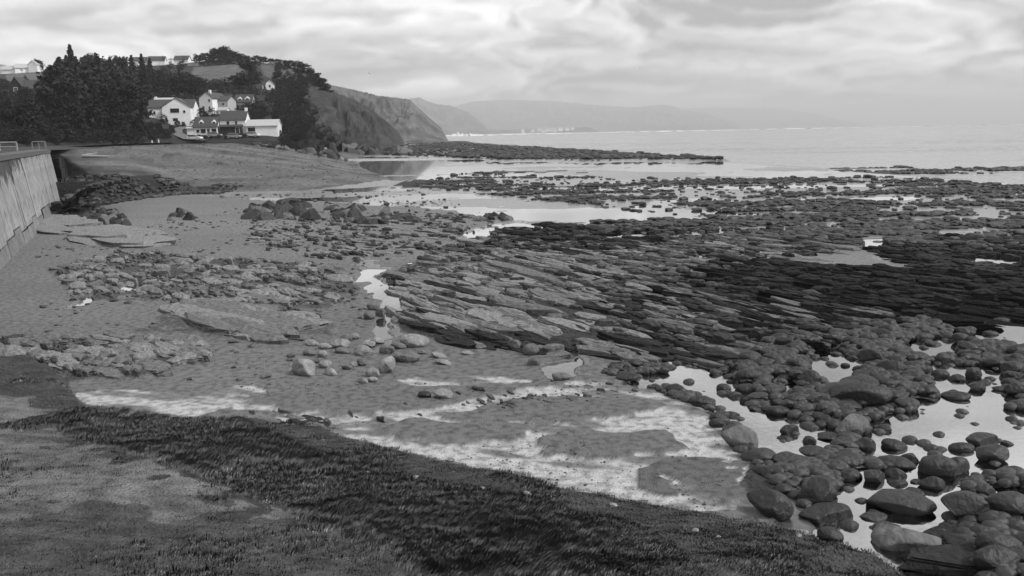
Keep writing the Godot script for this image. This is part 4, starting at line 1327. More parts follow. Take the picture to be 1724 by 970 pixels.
# ---------------------------------------------------------------- rocks
var round_rocks := []
var sharp_rocks := []
var slabs := []
var crags := []
var placed_rocks := []
func boulder(label: String, group: String, px: float, py: float, wpx: float, hpx: float, m: Material, sharp := false, turn := 1e9) -> void:
	var foot := py + hpx * 0.42
	var y := 0.0
	var p := Vector3.ZERO
	for k in 3:
		p = gp(px, foot, y)
		y = ground(p.x, p.z)
	if y < -0.08: y = -0.1
	var dist := p.distance_to(Vector3(0, EYE, 0))
	var w := wpx / FOCAL * dist * (0.88 if label == "" else 1.0)
	var h := maxf(hpx / FOCAL * dist * (0.9 if label == "" else 0.98), 0.28 * w)
	var d := w * rng.randf_range(0.6, 0.8)
	var o := MeshInstance3D.new()
	o.name = numbered("boulder")
	var set_: Array = sharp_rocks if sharp else round_rocks
	o.mesh = set_[rng.randi() % set_.size()]
	o.material_override = m
	add_child(o)
	var a := turn if turn < 1e8 else rng.randf_range(-0.5, 0.25)
	var b := Basis(Vector3.UP, a) * Basis(Vector3(0, 0, 1), rng.randf_range(-0.22, 0.1)) * Basis.from_scale(Vector3(w, h, d))
	o.transform = Transform3D(b, Vector3(p.x, y + h * 0.3, p.z - d * 0.3))
	placed_rocks.append([Vector2(p.x, p.z - d * 0.3), w * 0.5])
	if label == "":
		var near := ""
		var best := 1e9
		for q in [["the long tide pool", 1300, 725], ["the wide tide pool", 1590, 745], ["the stream along the turf", 1520, 885], ["the upper tide pool", 1410, 615], ["the seaward pool", 1690, 560], ["the middle pool", 1640, 650], ["the narrow pool under the dark ledge", 1150, 630], ["the small round pool", 1585, 585]]:
			var d2 := Vector2(px - q[1], (py - q[2]) * 1.6).length()
			if d2 < best:
				best = d2
				near = q[0]
		var size := "large" if w > 0.85 else ("medium-sized" if w > 0.55 else "small")
		label = "%s %s boulder %s %s" % [size, "black" if m == M.rock_dark else "dark grey", "standing in" if y <= -0.08 else "on the rocks beside", near]
		group = label.replace(" boulder ", " boulders ")
	tag(o, label, "boulder", group)
func ledge(label: String, outline: Array, count: int, length: Vector2, width: Vector2, thick: Vector2, strike: float, dip: Vector2, mats: Array, sd: int, gap := -0.12) -> void:
	var poly := ground_poly(outline)
	var box := box_of(poly)
	var r := RandomNumberGenerator.new()
	r.seed = sd
	var c := box.get_center()
	var t := thing("rock_ledge", label, "rock ledge", Vector3(c.x, 0, c.y))
	var tries := 0
	var made := 0
	while made < count and tries < count * 40:
		tries += 1
		var q := box.position + Vector2(r.randf(), r.randf()) * box.size
		if not Geometry2D.is_point_in_polygon(q, poly): continue
		# fewer far away, where each shows smaller
		var h := ground(q.x, q.y)
		if h < -0.06: continue
		if n_mid.get_noise_2d(q.x * 5.0 + sd * 9.0, q.y * 5.0) + 0.35 * r.randf_range(-1, 1) < gap: continue
		made += 1
		var L := r.randf_range(length.x, length.y) * (1.0 + 0.5 * pow(r.randf(), 3.0))
		var Wd := r.randf_range(width.x, width.y)
		var th := r.randf_range(thick.x, thick.y) * (0.55 + 0.9 * pow(r.randf(), 2.0))
		var b := Basis(Vector3.UP, -deg_to_rad(strike + r.randfn() * 5.0)) * Basis(Vector3.RIGHT, deg_to_rad(r.randf_range(dip.x, dip.y))) * Basis(Vector3.BACK, deg_to_rad(r.randf_range(-4, 3))) * Basis.from_scale(Vector3(L, th, Wd))
		var o := MeshInstance3D.new()
		o.name = "slab"
		o.mesh = slabs[r.randi() % slabs.size()]
		o.material_override = mats[r.randi() % mats.size()]
		t.add_child(o, true)
		o.transform = Transform3D(b, Vector3(q.x - c.x, h - th * 0.38, q.y - c.y))
func build_rocks() -> void:
	for k in 12: round_rocks.append(rock_mesh(500 + k, 3, 0.22, 5, 0.55))
	for k in 8: sharp_rocks.append(rock_mesh(700 + k, 3, 0.1, 11, 0.92))
	for k in 8: crags.append(crag_mesh(800 + k))
	for k in 14: slabs.append(slab_mesh(900 + k))
	# beds of layered rock, each plate a piece
	ledge("long pale flat rock shelf running out from the foot of the sea wall", [70, 372, 110, 374, 180, 388, 262, 408, 250, 414, 150, 405, 66, 388], 16, Vector2(6, 10), Vector2(4, 6), Vector2(0.9, 1.3), rad_to_deg(atan2(gp(262, 410).z - gp(70, 380).z, gp(262, 410).x - gp(70, 380).x)), Vector2(-2, 3), [M.slab_pale], 1, -9.0)
	ledge("cracked pale bedrock outcrop on the sand in front of the sea wall", [85, 455, 200, 424, 420, 438, 560, 452, 605, 492, 540, 516, 380, 510, 240, 502, 130, 506], 270, Vector2(0.6, 1.9), Vector2(0.25, 0.8), Vector2(0.2, 0.6), 50, Vector2(0, 18), [M.slab_pale, M.slab_pale, M.slab_grey], 2)
	ledge("wide smooth tilted rock slabs lying on the sand below the cracked outcrop", [290, 525, 330, 512, 450, 525, 550, 540, 555, 560, 430, 564, 320, 556], 44, Vector2(1.8, 4.6), Vector2(0.8, 1.8), Vector2(0.4, 0.8), 46, Vector2(0, 12), [M.slab_pale, M.slab_grey], 3)
	ledge("low broken rock shelf at the edge of the dark turf", [-60, 575, 60, 568, 200, 572, 340, 580, 350, 600, 225, 638, 130, 636, 60, 602, -60, 604], 120, Vector2(0.6, 1.9), Vector2(0.35, 0.9), Vector2(0.2, 0.5), 45, Vector2(0, 12), [M.slab_grey, M.slab_pale, M.slab_grey], 4)
	ledge("band of tilted grey rock plates stepping down beside the bright tide pool", [640, 470, 720, 445, 850, 425, 1000, 430, 1120, 470, 1210, 520, 1230, 570, 1000, 560, 800, 565, 690, 560, 680, 510], 290, Vector2(1.2, 4.4), Vector2(0.25, 0.6), Vector2(0.25, 0.55), 55, Vector2(6, 22), [M.slab_grey, M.slab_pale, M.slab_pale, M.slab_dark], 5, 0.0)
	ledge("broad pale plates lying among the narrow grey ones by the bright pool", [645, 480, 720, 455, 850, 450, 1000, 500, 1080, 550, 950, 560, 800, 562, 700, 550], 34, Vector2(1.8, 4.2), Vector2(0.7, 1.3), Vector2(0.35, 0.7), 52, Vector2(-2, 10), [M.slab_pale, M.slab_grey], 21)
	ledge("thick dark undercut rock plates along the near edge of the ledge band", [690, 545, 800, 560, 960, 575, 1250, 590, 1240, 610, 950, 600, 760, 582], 70, Vector2(1.0, 3.0), Vector2(0.35, 0.8), Vector2(0.25, 0.55), 50, Vector2(4, 14), [M.slab_grey, M.slab_dark], 6)
	ledge("black weed-covered ridge of rock plates beside the sandy gully", [1190, 465, 1300, 445, 1450, 458, 1600, 468, 1760, 480, 1760, 540, 1500, 540, 1350, 525, 1240, 505], 290, Vector2(1.4, 5.0), Vector2(0.25, 0.6), Vector2(0.2, 0.45), 48, Vector2(0, 12), [M.weed, M.weed, M.weed, M.slab_dark], 7)
	ledge("dark rock plates between the grey band and the black ridge", [1000, 500, 1100, 480, 1260, 500, 1500, 540, 1420, 570, 1250, 585, 1080, 570], 280, Vector2(1.2, 4.0), Vector2(0.22, 0.5), Vector2(0.22, 0.5), 57, Vector2(6, 22), [M.slab_dark, M.weed, M.slab_grey], 8)
	ledge("black ledge of weedy rock at the head of the reef", [838, 384, 900, 376, 1050, 385, 1110, 400, 1080, 420, 950, 420, 850, 408], 110, Vector2(1.0, 3.2), Vector2(0.5, 1.2), Vector2(0.3, 0.7), 40, Vector2(-4, 10), [M.weed, M.slab_dark], 9)
	ledge("broken grey plates scattered over the upper reef", [700, 440, 800, 400, 900, 410, 1100, 412, 1300, 400, 1450, 420, 1300, 450, 1180, 470, 1000, 432, 850, 430], 270, Vector2(1.0, 3.4), Vector2(0.3, 0.7), Vector2(0.2, 0.5), 52, Vector2(-3, 14), [M.slab_grey, M.slab_pale, M.slab_dark], 10, 0.02)
	ledge("low rocks poking through the sand of the middle beach", [400, 380, 520, 375, 700, 372, 820, 395, 740, 430, 600, 440, 450, 420], 110, Vector2(0.6, 2.2), Vector2(0.3, 0.8), Vector2(0.12, 0.35), 45, Vector2(0, 8), [M.slab_grey, M.slab_pale, M.slab_dark], 11)
	ledge("dark weedy plates along the right-hand reef beyond the gully", [1480, 420, 1600, 400, 1760, 400, 1760, 470, 1600, 455, 1500, 440], 180, Vector2(0.8, 2.6), Vector2(0.4, 0.9), Vector2(0.2, 0.45), 40, Vector2(-3, 9), [M.weed, M.slab_dark, M.weed], 12)
	ledge("flat grooved bedrock slab at the edge of the boulder pool", [1640, 905, 1680, 890, 1770, 895, 1770, 985, 1660, 985], 7, Vector2(1.4, 2.2), Vector2(0.7, 1.2), Vector2(0.2, 0.3), 12, Vector2(-2, 5), [M.slab_dark], 13)
	ledge("thin rock plates beside the runnel of pale sand", [400, 700, 480, 690, 560, 705, 540, 725, 440, 718], 16, Vector2(0.4, 1.0), Vector2(0.2, 0.4), Vector2(0.06, 0.14), 30, Vector2(0, 8), [M.slab_dark, M.slab_grey], 14)
	# craggy heads of rock standing out of the sand
	for a in [["jagged dark crag standing out of the middle beach", [415, 372, 420, 352, 470, 346, 510, 350, 530, 372], 26, 15, 1.1], ["lower jagged crag beside the taller dark one", [555, 374, 560, 352, 600, 350, 640, 360, 700, 372, 640, 378], 34, 16, 0.8], ["small rocks by the sandy stream below the sea wall", [280, 372, 285, 358, 320, 356, 328, 376], 10, 17, 0.7], ["rubble of dark rocks at the foot of the stream wall", [105, 365, 130, 345, 200, 362, 215, 380, 160, 384, 110, 374], 40, 18, 0.7], ["row of dark rocks at the end of the crags", [720, 374, 740, 362, 850, 362, 860, 375], 18, 19, 0.55], ["brown rocks below the foot of the cliff", [560, 252, 620, 246, 690, 250, 690, 258, 600, 258], 40, 20, 2.2]]:
		var poly := ground_poly(a[1])
		var box := box_of(poly)
		var r := RandomNumberGenerator.new()
		r.seed = a[3]
		var c := box.get_center()
		var t := thing("rock_outcrop", a[0], "rocks", Vector3(c.x, 0, c.y))
		var made := 0
		while made < a[2]:
			var q := box.position + Vector2(r.randf(), r.randf()) * box.size
			if not Geometry2D.is_point_in_polygon(q, poly): continue
			made += 1
			var s: float = a[4] * r.randf_range(0.7, 1.6)
			var h: float = s * r.randf_range(0.8, 1.6)
			var o := MeshInstance3D.new()
			o.name = "crag"
			o.mesh = crags[r.randi() % crags.size()]
			o.material_override = M.rock_dark if r.randf() < 0.7 else M.rock_grey
			t.add_child(o, true)
			o.transform = Transform3D(Basis(Vector3.UP, r.randf() * TAU) * Basis(Vector3.RIGHT, r.randf_range(-0.4, 0.4)) * Basis.from_scale(Vector3(s * 1.5, h * 0.8, s * 1.1)), Vector3(q.x - c.x, ground(q.x, q.y) + h * 0.1, q.y - c.y))
	var fallen := thing("rock_outcrop", "fallen rocks heaped along the foot of the dark headland", "rocks", at(615, 240, 322.0) * Vector3(1, 0, 1))
	for k in 60:
		var q := at(lerpf(548, 690, rng.randf()), 235, rng.randf_range(312, 334))
		var s := rng.randf_range(2.0, 6.0)
		var o := MeshInstance3D.new()
		o.name = "crag"
		o.mesh = crags[rng.randi() % crags.size()]
		o.material_override = M.rock_grey if rng.randf() < 0.5 else M.rock_dark
		fallen.add_child(o, true)
		o.transform = Transform3D(Basis(Vector3.UP, rng.randf() * TAU) * Basis.from_scale(Vector3(s * 1.3, s * 0.8, s)), Vector3(q.x, ground(q.x, q.z) + s * 0.1, q.z) - fallen.position)
	var rubble := thing("rock_outcrop", "rubble of grey and pale rocks at the foot of the wooded cliff", "rocks", hill_at(520, 0.0) * Vector3(1, 0, 1))
	for k in 110:
		var px := rng.randf_range(428, 577)
		var q := hill_at(px, rng.randf_range(0.0, 0.05))
		q += Vector3(q.x, 0, q.z).normalized() * -rng.randf_range(-1.0, 6.0)
		var s := rng.randf_range(0.8, 2.6)
		var o := MeshInstance3D.new()
		o.name = "crag"
		o.mesh = crags[rng.randi() % crags.size()]
		o.material_override = [M.rock_grey, M.rock_dark, M.rock_dark, M.rock_pale][rng.randi() % 4]
		rubble.add_child(o, true)
		o.transform = Transform3D(Basis(Vector3.UP, rng.randf() * TAU) * Basis.from_scale(Vector3(s * 1.4, s * 0.8, s)), Vector3(q.x, maxf(ground(q.x, q.z), q.y - 2.5 if px > 520 else -9.0) + s * 0.1, q.z) - rubble.position)
	# pale boulders on the sand
	var pale := "pale rounded boulder in the heap between the sand and the ledges"
	for a in [[380, 55, 80, 30], [440, 115, 60, 45], [455, 165, 70, 45], [525, 60, 100, 55], [455, 70, 70, 35], [545, 97, 90, 28], [480, 205, 70, 40], [640, 155, 55, 40], [650, 95, 90, 60], [700, 210, 80, 50], [650, 250, 55, 30], [700, 245, 50, 30], [765, 85, 90, 50], [920, 45, 150, 70], [600, 20, 60, 40], [560, 180, 60, 30], [600, 165, 40, 30], [370, 105, 70, 35], [420, 145, 50, 30], [560, 30, 60, 35], [680, 60, 70, 35], [830, 70, 80, 35], [720, 45, 70, 30], [1135, 55, 60, 25], [1190, 105, 60, 20], [1070, 155, 90, 26], [960, 105, 60, 20], [1040, 120, 80, 28]]:
		boulder(pale, "pale boulders heaped by the ledges", 400 + a[0] / 3.0786, 560 + a[1] / 3.0786, a[2] / 3.0786, a[3] / 3.0786, M.rock_pale if rng.randf() < 0.5 else M.rock_grey)
	boulder("large squared pale boulder at the edge of the open sand", "", 400 + 335 / 3.0786, 560 + 185 / 3.0786, 50, 32, M.rock_pale, true)
	boulder("tall pale block of rock leaning beside a wedge-shaped slab", "", 400 + 770 / 3.0786, 560 + 165 / 3.0786, 31, 36, M.rock_pale, true)
	boulder("wedge-shaped grey slab next to the tall pale block", "", 400 + 850 / 3.0786, 560 + 130 / 3.0786, 52, 20, M.rock_grey, true)
	boulder("oval pale boulder alone beside the runnel", "", 400 + 1062 / 3.0786, 560 + 320 / 3.0786, 33, 19, M.rock_pale)
	boulder("small dark boulder beside the oval pale one", "", 400 + 965 / 3.0786, 560 + 322 / 3.0786, 24, 12, M.rock_dark)
	for a in [[1440, 65, 90, 65], [1520, 90, 80, 70], [1530, 150, 75, 50], [1645, 85, 130, 55], [1675, 230, 110, 40]]:
		boulder("grey boulder in the small cluster below the dark ledge edge", "grey boulders below the ledge edge", 400 + a[0] / 3.0786, 560 + a[1] / 3.0786, a[2] / 3.0786, a[3] / 3.0786, M.rock_grey)
	for a in [[740, 600, 75, 60], [705, 572, 70, 45], [680, 620, 60, 50]]:
		boulder("rounded grey boulder standing in the bright tide pool", "boulders in the bright tide pool", 400 + a[0] / 3.0786, 330 + a[1] / 3.0786, a[2] / 3.0786, a[3] / 3.0786, M.rock_grey)
	# dark boulders round the tide pools
	var dark := ""
	var dg := ""
	for a in [[395, 215, 130, 90], [590, 215, 120, 50], [690, 230, 75, 50], [760, 225, 80, 55], [810, 275, 80, 50], [745, 290, 120, 75], [970, 220, 70, 35], [970, 255, 90, 35], [1090, 230, 80, 45], [1050, 265, 70, 35], [1030, 335, 70, 40], [1170, 360, 180, 75], [110, 360, 100, 55], [430, 380, 140, 100], [340, 425, 180, 80], [200, 415, 110, 45], [215, 452, 80, 35], [330, 500, 155, 80], [165, 495, 110, 70], [235, 545, 130, 60], [465, 530, 85, 28], [560, 500, 120, 60], [565, 570, 120, 55], [320, 585, 120, 60], [410, 570, 140, 40], [565, 635, 190, 80], [405, 650, 125, 36], [790, 410, 150, 130], [680, 375, 130, 60], [620, 405, 140, 45], [730, 495, 190, 45], [690, 560, 180, 90], [820, 560, 150, 90], [1000, 500, 260, 110], [1150, 460, 300, 100], [900, 580, 120, 60], [1050, 640, 200, 60], [880, 650, 130, 90], [760, 690, 120, 65], [765, 745, 65, 40], [1230, 560, 100, 60], [1310, 620, 110, 60], [1400, 540, 180, 120], [130, 730, 130, 70], [215, 690, 130, 50], [640, 800, 170, 90], [600, 860, 110, 45], [770, 870, 110, 80], [1020, 890, 130, 70], [920, 850, 200, 60], [1300, 790, 130, 70], [1390, 915, 130, 65], [800, 950, 180, 70], [520, 265, 140, 55], [850, 760, 130, 70], [960, 720, 160, 80]]:
		boulder(dark, dg, 1180 + a[0] / 4.218, 540 + a[1] / 4.218, a[2] / 4.218, a[3] / 4.218, M.rock_dark if rng.randf() < 0.5 else M.rock_wet)
	for a in [[1025, 85, 165, 75], [580, 200, 260, 85], [660, 165, 160, 80], [1130, 275, 125, 50], [550, 270, 140, 80], [555, 340, 160, 55], [810, 345, 180, 105], [660, 420, 210, 85], [510, 425, 130, 80], [455, 450, 80, 65], [1055, 385, 180, 70], [1160, 375, 180, 90], [220, 140, 240, 80], [230, 280, 180, 100], [390, 290, 180, 120], [60, 250, 130, 70], [300, 465, 90, 45], [390, 590, 200, 45], [500, 665, 190, 80], [395, 660, 90, 45], [870, 685, 110, 75], [890, 640, 80, 50], [970, 620, 110, 60], [80, 690, 190, 120], [700, 330, 100, 40], [330, 60, 160, 110], [170, 30, 140, 50], [30, 120, 120, 60], [1180, 30, 260, 90], [1330, 55, 100, 45]]:
		boulder(dark, dg, 1380 + a[0] / 4.218, 740 + a[1] / 4.218, a[2] / 4.218, a[3] / 4.218, M.rock_dark if rng.randf() < 0.5 else M.rock_wet)
	for a in [[1130, 505, 100, 50], [1225, 510, 60, 25], [1265, 565, 80, 27], [1190, 610, 110, 50], [1080, 620, 90, 45], [1310, 640, 90, 70], [1220, 695, 80, 50], [1400, 660, 90, 50], [1470, 720, 80, 70], [1620, 440, 80, 30], [1555, 510, 80, 30], [1505, 455, 45, 20], [1520, 560, 120, 50], [1630, 560, 50, 25], [1590, 605, 100, 40], [1690, 590, 90, 60], [1680, 760, 100, 60], [1610, 780, 80, 35], [1550, 710, 60, 22], [1385, 745, 90, 45], [1490, 790, 100, 60], [1390, 840, 140, 45], [1420, 500, 110, 50], [1350, 530, 90, 40], [1270, 470, 90, 45], [1440, 570, 90, 40], [1500, 640, 110, 45], [1600, 650, 110, 50], [1700, 650, 80, 50], [1300, 720, 90, 50]]:
		boulder(dark, dg, 1164 + a[0] / 3.0786, 400 + a[1] / 3.0786, a[2] / 3.0786, a[3] / 3.0786, M.rock_dark if rng.randf() < 0.5 else M.rock_wet)
	boulder("large pyramid-shaped grey boulder at the edge of the long tide pool", "", 1249, 740, 62, 44, M.rock_grey, true, 0.3)
	boulder("broad low grey boulder lying against the pyramid-shaped one", "", 1286, 770, 54, 25, M.rock_wet)
	boulder("long tilted boulder lying across the middle of the boulder field", "", 1448, 672, 104, 38, M.rock_wet, false, -0.5)
	boulder("angular flat-faced boulder between two tide pools", "", 1438, 718, 56, 38, M.rock_grey, true, 0.2)
	boulder("big rugged black boulder at the head of the boulder field", "", 1474, 602, 46, 27, M.rock_dark, true)
	boulder("smooth oval boulder standing alone in the wide pool", "", 1511, 757, 36, 17, M.rock_dark)
	boulder("big domed boulder paired with another in the wide pool", "", 1585, 795, 54, 37, M.rock_wet)
	boulder("domed boulder leaning behind its larger twin in the wide pool", "", 1613, 791, 38, 30, M.rock_wet)
	boulder("blunt wedge-shaped boulder on the seaward side of the wide pool", "", 1674, 772, 50, 32, M.rock_wet)
	boulder("very large smooth boulder in the stream with a knob at its end", "", 1643, 861, 78, 46, M.rock_wet)
	boulder("large rounded boulder half out of the stream beside the very large one", "", 1706, 856, 60, 38, M.rock_wet)
	boulder("huge dark hump-backed boulder above the flat slabs by the turf", "", 1378, 830, 66, 52, M.rock_dark)
	boulder("large squared boulder at the edge of the turf", "", 1298, 851, 70, 48, M.rock_wet, true)
	boulder("long flat rock lying in the running water", "", 1513, 864, 104, 17, M.rock_wet, true)
	boulder("broad low brown rock in the stream below the boulders", "", 1527, 920, 108, 36, M.rock_grey)
	boulder("flat dark slab reaching from the squared boulder into the stream", "", 1400, 878, 90, 22, M.rock_dark, true)
	boulder("small pale pointed stone at the edge of the turf", "", 1352, 902, 30, 15, M.rock_pale, true)
	# more of the same between them
	for o in get_children():
		if o.name.begins_with("boulder") and rng.randf() < 0.42 and o.mesh in round_rocks: o.mesh = sharp_rocks[rng.randi() % sharp_rocks.size()]
	var field := ground_poly([1010, 625, 1250, 592, 1450, 550, 1760, 535, 1760, 990, 1600, 985, 1400, 880, 1280, 800, 1200, 690])
	var box := box_of(field)
	var made := 0
	var tries := 0
	while made < 140 and tries < 8000:
		tries += 1
		var q := box.position + Vector2(rng.randf(), rng.randf()) * box.size
		if not Geometry2D.is_point_in_polygon(q, field): continue
		if ground(q.x, q.y) < -0.05: continue
		var w := rng.randf_range(0.3, 0.75)
		var clear := true
		for k in placed_rocks:
			if (k[0] as Vector2).distance_to(q) < (float(k[1]) + w * 0.5) * 0.8: clear = false
		if not clear: continue
		var s := seen(Vector3(q.x, ground(q.x, q.y), q.y))
		var px := w * FOCAL / -q.y
		boulder(dark, dg, s.x, s.y - px * 0.2, px, px * rng.randf_range(0.42, 0.6), M.rock_dark if rng.randf() < 0.5 else M.rock_wet)
		made += 1
	# cobbles between them, and the countless stones of the far reefs
	var small := rock_mesh(600, 2, 0.25, 4, 0.5)
	var xf := []
	var tint := []
	tries = 0
	while xf.size() < 4200 and tries < 60000:
		tries += 1
		var q := box.position + Vector2(rng.randf(), rng.randf()) * box.size
		if not Geometry2D.is_point_in_polygon(q, field): continue
		var h := ground(q.x, q.y)
		if h < -0.05:
			if rng.randf() < 0.975: continue
			h = -0.11
		var s := rng.randf_range(0.08, 0.3)
		xf.append(Transform3D(Basis(Vector3.UP, rng.randf_range(-0.6, 0.6)) * Basis.from_scale(Vector3(s * 1.3, s * 0.7, s)), Vector3(q.x, h + s * 0.15, q.y)))
		var g := rng.randf_range(0.03, 0.08)
		tint.append(Color(g, g, g))
	tag(scatter("cobbles", small, M.stone, xf, tint, self), "dark cobbles filling the gaps between the boulders", "cobbles")
	xf = []
	tint = []
	var tiny := rock_mesh(603, 2, 0.4, 7, 0.9, true)
	for reef in [[[690, 312, 780, 290, 1060, 300, 1500, 296, 1760, 316, 1760, 400, 1500, 395, 1300, 388, 1180, 365, 880, 335], 5600, 0.3, 1.0], [[560, 238, 760, 240, 900, 250, 1100, 262, 1220, 270, 850, 270, 740, 265, 600, 260], 2500, 0.8, 2.6], [[900, 372, 1200, 372, 1400, 386, 1760, 396, 1760, 425, 1500, 415, 1300, 402, 1050, 395], 1500, 0.3, 0.9], [[1320, 284, 1500, 279, 1760, 278, 1760, 287, 1450, 289], 500, 0.5, 1.6], [[1180, 400, 1300, 390, 1320, 430, 1260, 460, 1150, 470, 1000, 440], 1200, 0.2, 0.7], [[1300, 545, 1500, 535, 1760, 535, 1700, 560, 1400, 590, 1250, 600], 1500, 0.15, 0.5]]:
		var poly := ground_poly(reef[0])
		var bx := box_of(poly)
		var k := 0
		tries = 0
		while k < reef[1] and tries < reef[1] * 12:
			tries += 1
			# even spread as seen: rows by nearness
			var z: float = 1.0 / lerpf(1.0 / bx.position.y, 1.0 / bx.end.y, rng.randf())
			var x: float = rng.randf_range(bx.position.x, bx.end.x)
			if not Geometry2D.is_point_in_polygon(Vector2(x, z), poly): continue
			var h := ground(x, z)
			if reef[0][0] == 1320:
				h = -0.4
				if n_fine.get_noise_2d(x * 0.05, z * 0.2) < 0.0: continue
			elif g_type != ROCK and rng.randf() < 0.93: continue
			elif h < -0.2: continue
			k += 1
			var s := lerpf(reef[2], reef[3], pow(rng.randf(), 2.5)) * rng.randf_range(0.6, 1.0)
			xf.append(Transform3D(Basis(Vector3.UP, rng.randf_range(-0.8, 0.8)) * Basis.from_scale(Vector3(s * rng.randf_range(1.0, 1.9), s * rng.randf_range(0.35, 0.75), s)), Vector3(x, h + s * 0.06, z)))
			var g := rng.randf_range(0.025, 0.07)
			tint.append(Color(g, g, g))
	tag(scatter("reef_stones", tiny, M.stone, xf, tint, self), "dark weedy stones strewn over the wet reef flats", "stones")
	xf = []
	tint = []
	for k in 1500:
		var e := 4.3 * rng.randf()
		var i := mini(int(e), upper_edge.size() - 2)
		var q := upper_edge[i].lerp(upper_edge[i + 1], e - i)
		var dir := (upper_edge[i + 1] - upper_edge[i]).normalized()
		var inw := Vector2(dir.y, -dir.x)
		if inw.y > 0: inw = -inw
		var t := rng.randf_range(-0.35, 1.0)
		var st: float = lerpf(upper_step[i], upper_step[i + 1], e - i)
		q += inw * (t * 6.4 - 0.6)
		var s := lerpf(0.25, 1.1, pow(rng.randf(), 3.0))
		xf.append(Transform3D(Basis(Vector3.UP, rng.randf() * TAU) * Basis.from_scale(Vector3(s * 1.3, s * 0.7, s)), Vector3(q.x, maxf(0.0, (st + 0.35) * pow(smooth(0.0, 1.0, t), 0.7) - 0.2), q.y)))
		var g := rng.randf_range(0.012, 0.03) if rng.randf() < 0.9 else 0.09  # most stones very dark, a few lighter
		tint.append(Color(g, g, g))
	tag(scatter("bank_stones", tiny, M.stone, xf, tint, self), "dark stones covering the cut bank of the stream", "stones")
	xf = []
	tint = []
	for pb in [[[60, 420, 400, 350, 700, 345, 860, 385, 700, 450, 640, 620, 450, 650, 220, 640, 330, 590, 60, 560], 1500, 0.05, 0.3], [[400, 650, 700, 640, 1130, 640, 1240, 780, 1200, 860, 900, 815, 620, 740], 500, 0.025, 0.07], [[330, 330, 700, 318, 860, 365, 600, 350], 300, 0.1, 0.5], [[150, 300, 300, 262, 560, 262, 640, 300, 500, 320, 330, 322], 2400, 0.12, 0.4]]:
		var poly := ground_poly(pb[0])
		var bx := box_of(poly)
		var k := 0
		while k < pb[1]:
			var q := bx.position + Vector2(rng.randf(), rng.randf()) * bx.size
			if not Geometry2D.is_point_in_polygon(q, poly) or n_mid.get_noise_2d(q.x * 4.0, q.y * 4.0) < rng.randf_range(-0.3, 0.25): 
				if rng.randf() < 0.001: k += 1
				continue
			k += 1
			var s := lerpf(pb[2], pb[3], pow(rng.randf(), 4.0))
			xf.append(Transform3D(Basis(Vector3.UP, rng.randf() * TAU) * Basis.from_scale(Vector3(s * 1.5, s * 0.6, s)), Vector3(q.x, ground(q.x, q.y) + s * 0.1, q.y)))
			var g := rng.randf_range(0.04, 0.16)
			tint.append(Color(g, g, g))
	tag(scatter("pebbles", tiny, M.stone, xf, tint, self), "loose pebbles and stones strewn over the open sand", "pebbles")
	# splintered rock between the plates, past counting
	var shards := thing("rock_shards", "splintered dark and grey rock fragments packed between the ledges", "rocks")
	shards.set_meta("kind", "stuff")
	var lots := [[], [], []]
	var tones := [[], [], []]
	for sh in [[[640, 470, 720, 445, 850, 425, 1000, 430, 1120, 470, 1210, 520, 1240, 590, 1000, 580, 800, 570, 690, 560, 680, 510], 500, 0.25, 1.1, 0.06, 0.22], [[1000, 470, 1150, 460, 1300, 490, 1500, 535, 1450, 570, 1250, 600, 1050, 580], 600, 0.25, 1.1, 0.02, 0.1], [[1190, 462, 1300, 445, 1760, 478, 1760, 545, 1500, 545, 1350, 525, 1240, 505], 800, 0.3, 1.2, 0.008, 0.03], [[700, 440, 800, 395, 900, 385, 1100, 385, 1300, 385, 1450, 410, 1300, 450, 1180, 470, 1000, 432, 850, 430], 1000, 0.3, 1.2, 0.03, 0.15], [[1450, 425, 1600, 400, 1760, 400, 1760, 475, 1600, 460, 1500, 445], 700, 0.3, 1.2, 0.02, 0.06], [[85, 455, 200, 424, 420, 438, 560, 452, 605, 492, 540, 516, 550, 560, 400, 560, 240, 502, 130, 506], 900, 0.2, 0.8, 0.1, 0.24], [[-60, 575, 60, 568, 200, 572, 350, 585, 225, 640, 130, 636], 500, 0.15, 0.6, 0.08, 0.2], [[420, 372, 700, 355, 840, 370, 800, 430, 600, 445, 430, 420], 600, 0.25, 1.0, 0.06, 0.2], [[400, 690, 560, 700, 900, 640, 1130, 630, 1150, 650, 800, 700, 500, 725], 90, 0.1, 0.4, 0.06, 0.2]]:
		var poly := ground_poly(sh[0])
		var bx := box_of(poly)
		var k := 0
		tries = 0
		while k < sh[1] and tries < sh[1] * 30:
			tries += 1
			var q := bx.position + Vector2(rng.randf(), rng.randf()) * bx.size
			if not Geometry2D.is_point_in_polygon(q, poly): continue
			if n_mid.get_noise_2d(q.x * 5.0, q.y * 5.0) + 0.3 * rng.randf_range(-1, 1) < -0.15: continue
			var h := ground(q.x, q.y)
			if h < -0.08: continue
			k += 1
			var L := lerpf(sh[2], sh[3], pow(rng.randf(), 1.8))
			var kind := rng.randi() % 3
			lots[kind].append(Transform3D(Basis(Vector3.UP, -deg_to_rad(53.0 + rng.randfn() * 7.0)) * Basis(Vector3.RIGHT, rng.randf_range(-0.1, 0.4)) * Basis(Vector3.BACK, rng.randf_range(-0.15, 0.15)) * Basis.from_scale(Vector3(L, L * rng.randf_range(0.18, 0.45), L * rng.randf_range(0.25, 0.5))), Vector3(q.x, h - 0.02, q.y)))
			var g := rng.randf_range(sh[4], sh[5])
			tones[kind].append(Color(g, g, g))
	M.shard = mat(1.0, 0.8, M.rock_grey.albedo_texture, 0.8, M.rock_grey.heightmap_texture, 5.0, 0.35)
	for k in 3: scatter("shards", slabs[k * 3], M.shard, lots[k], tones[k], shards)
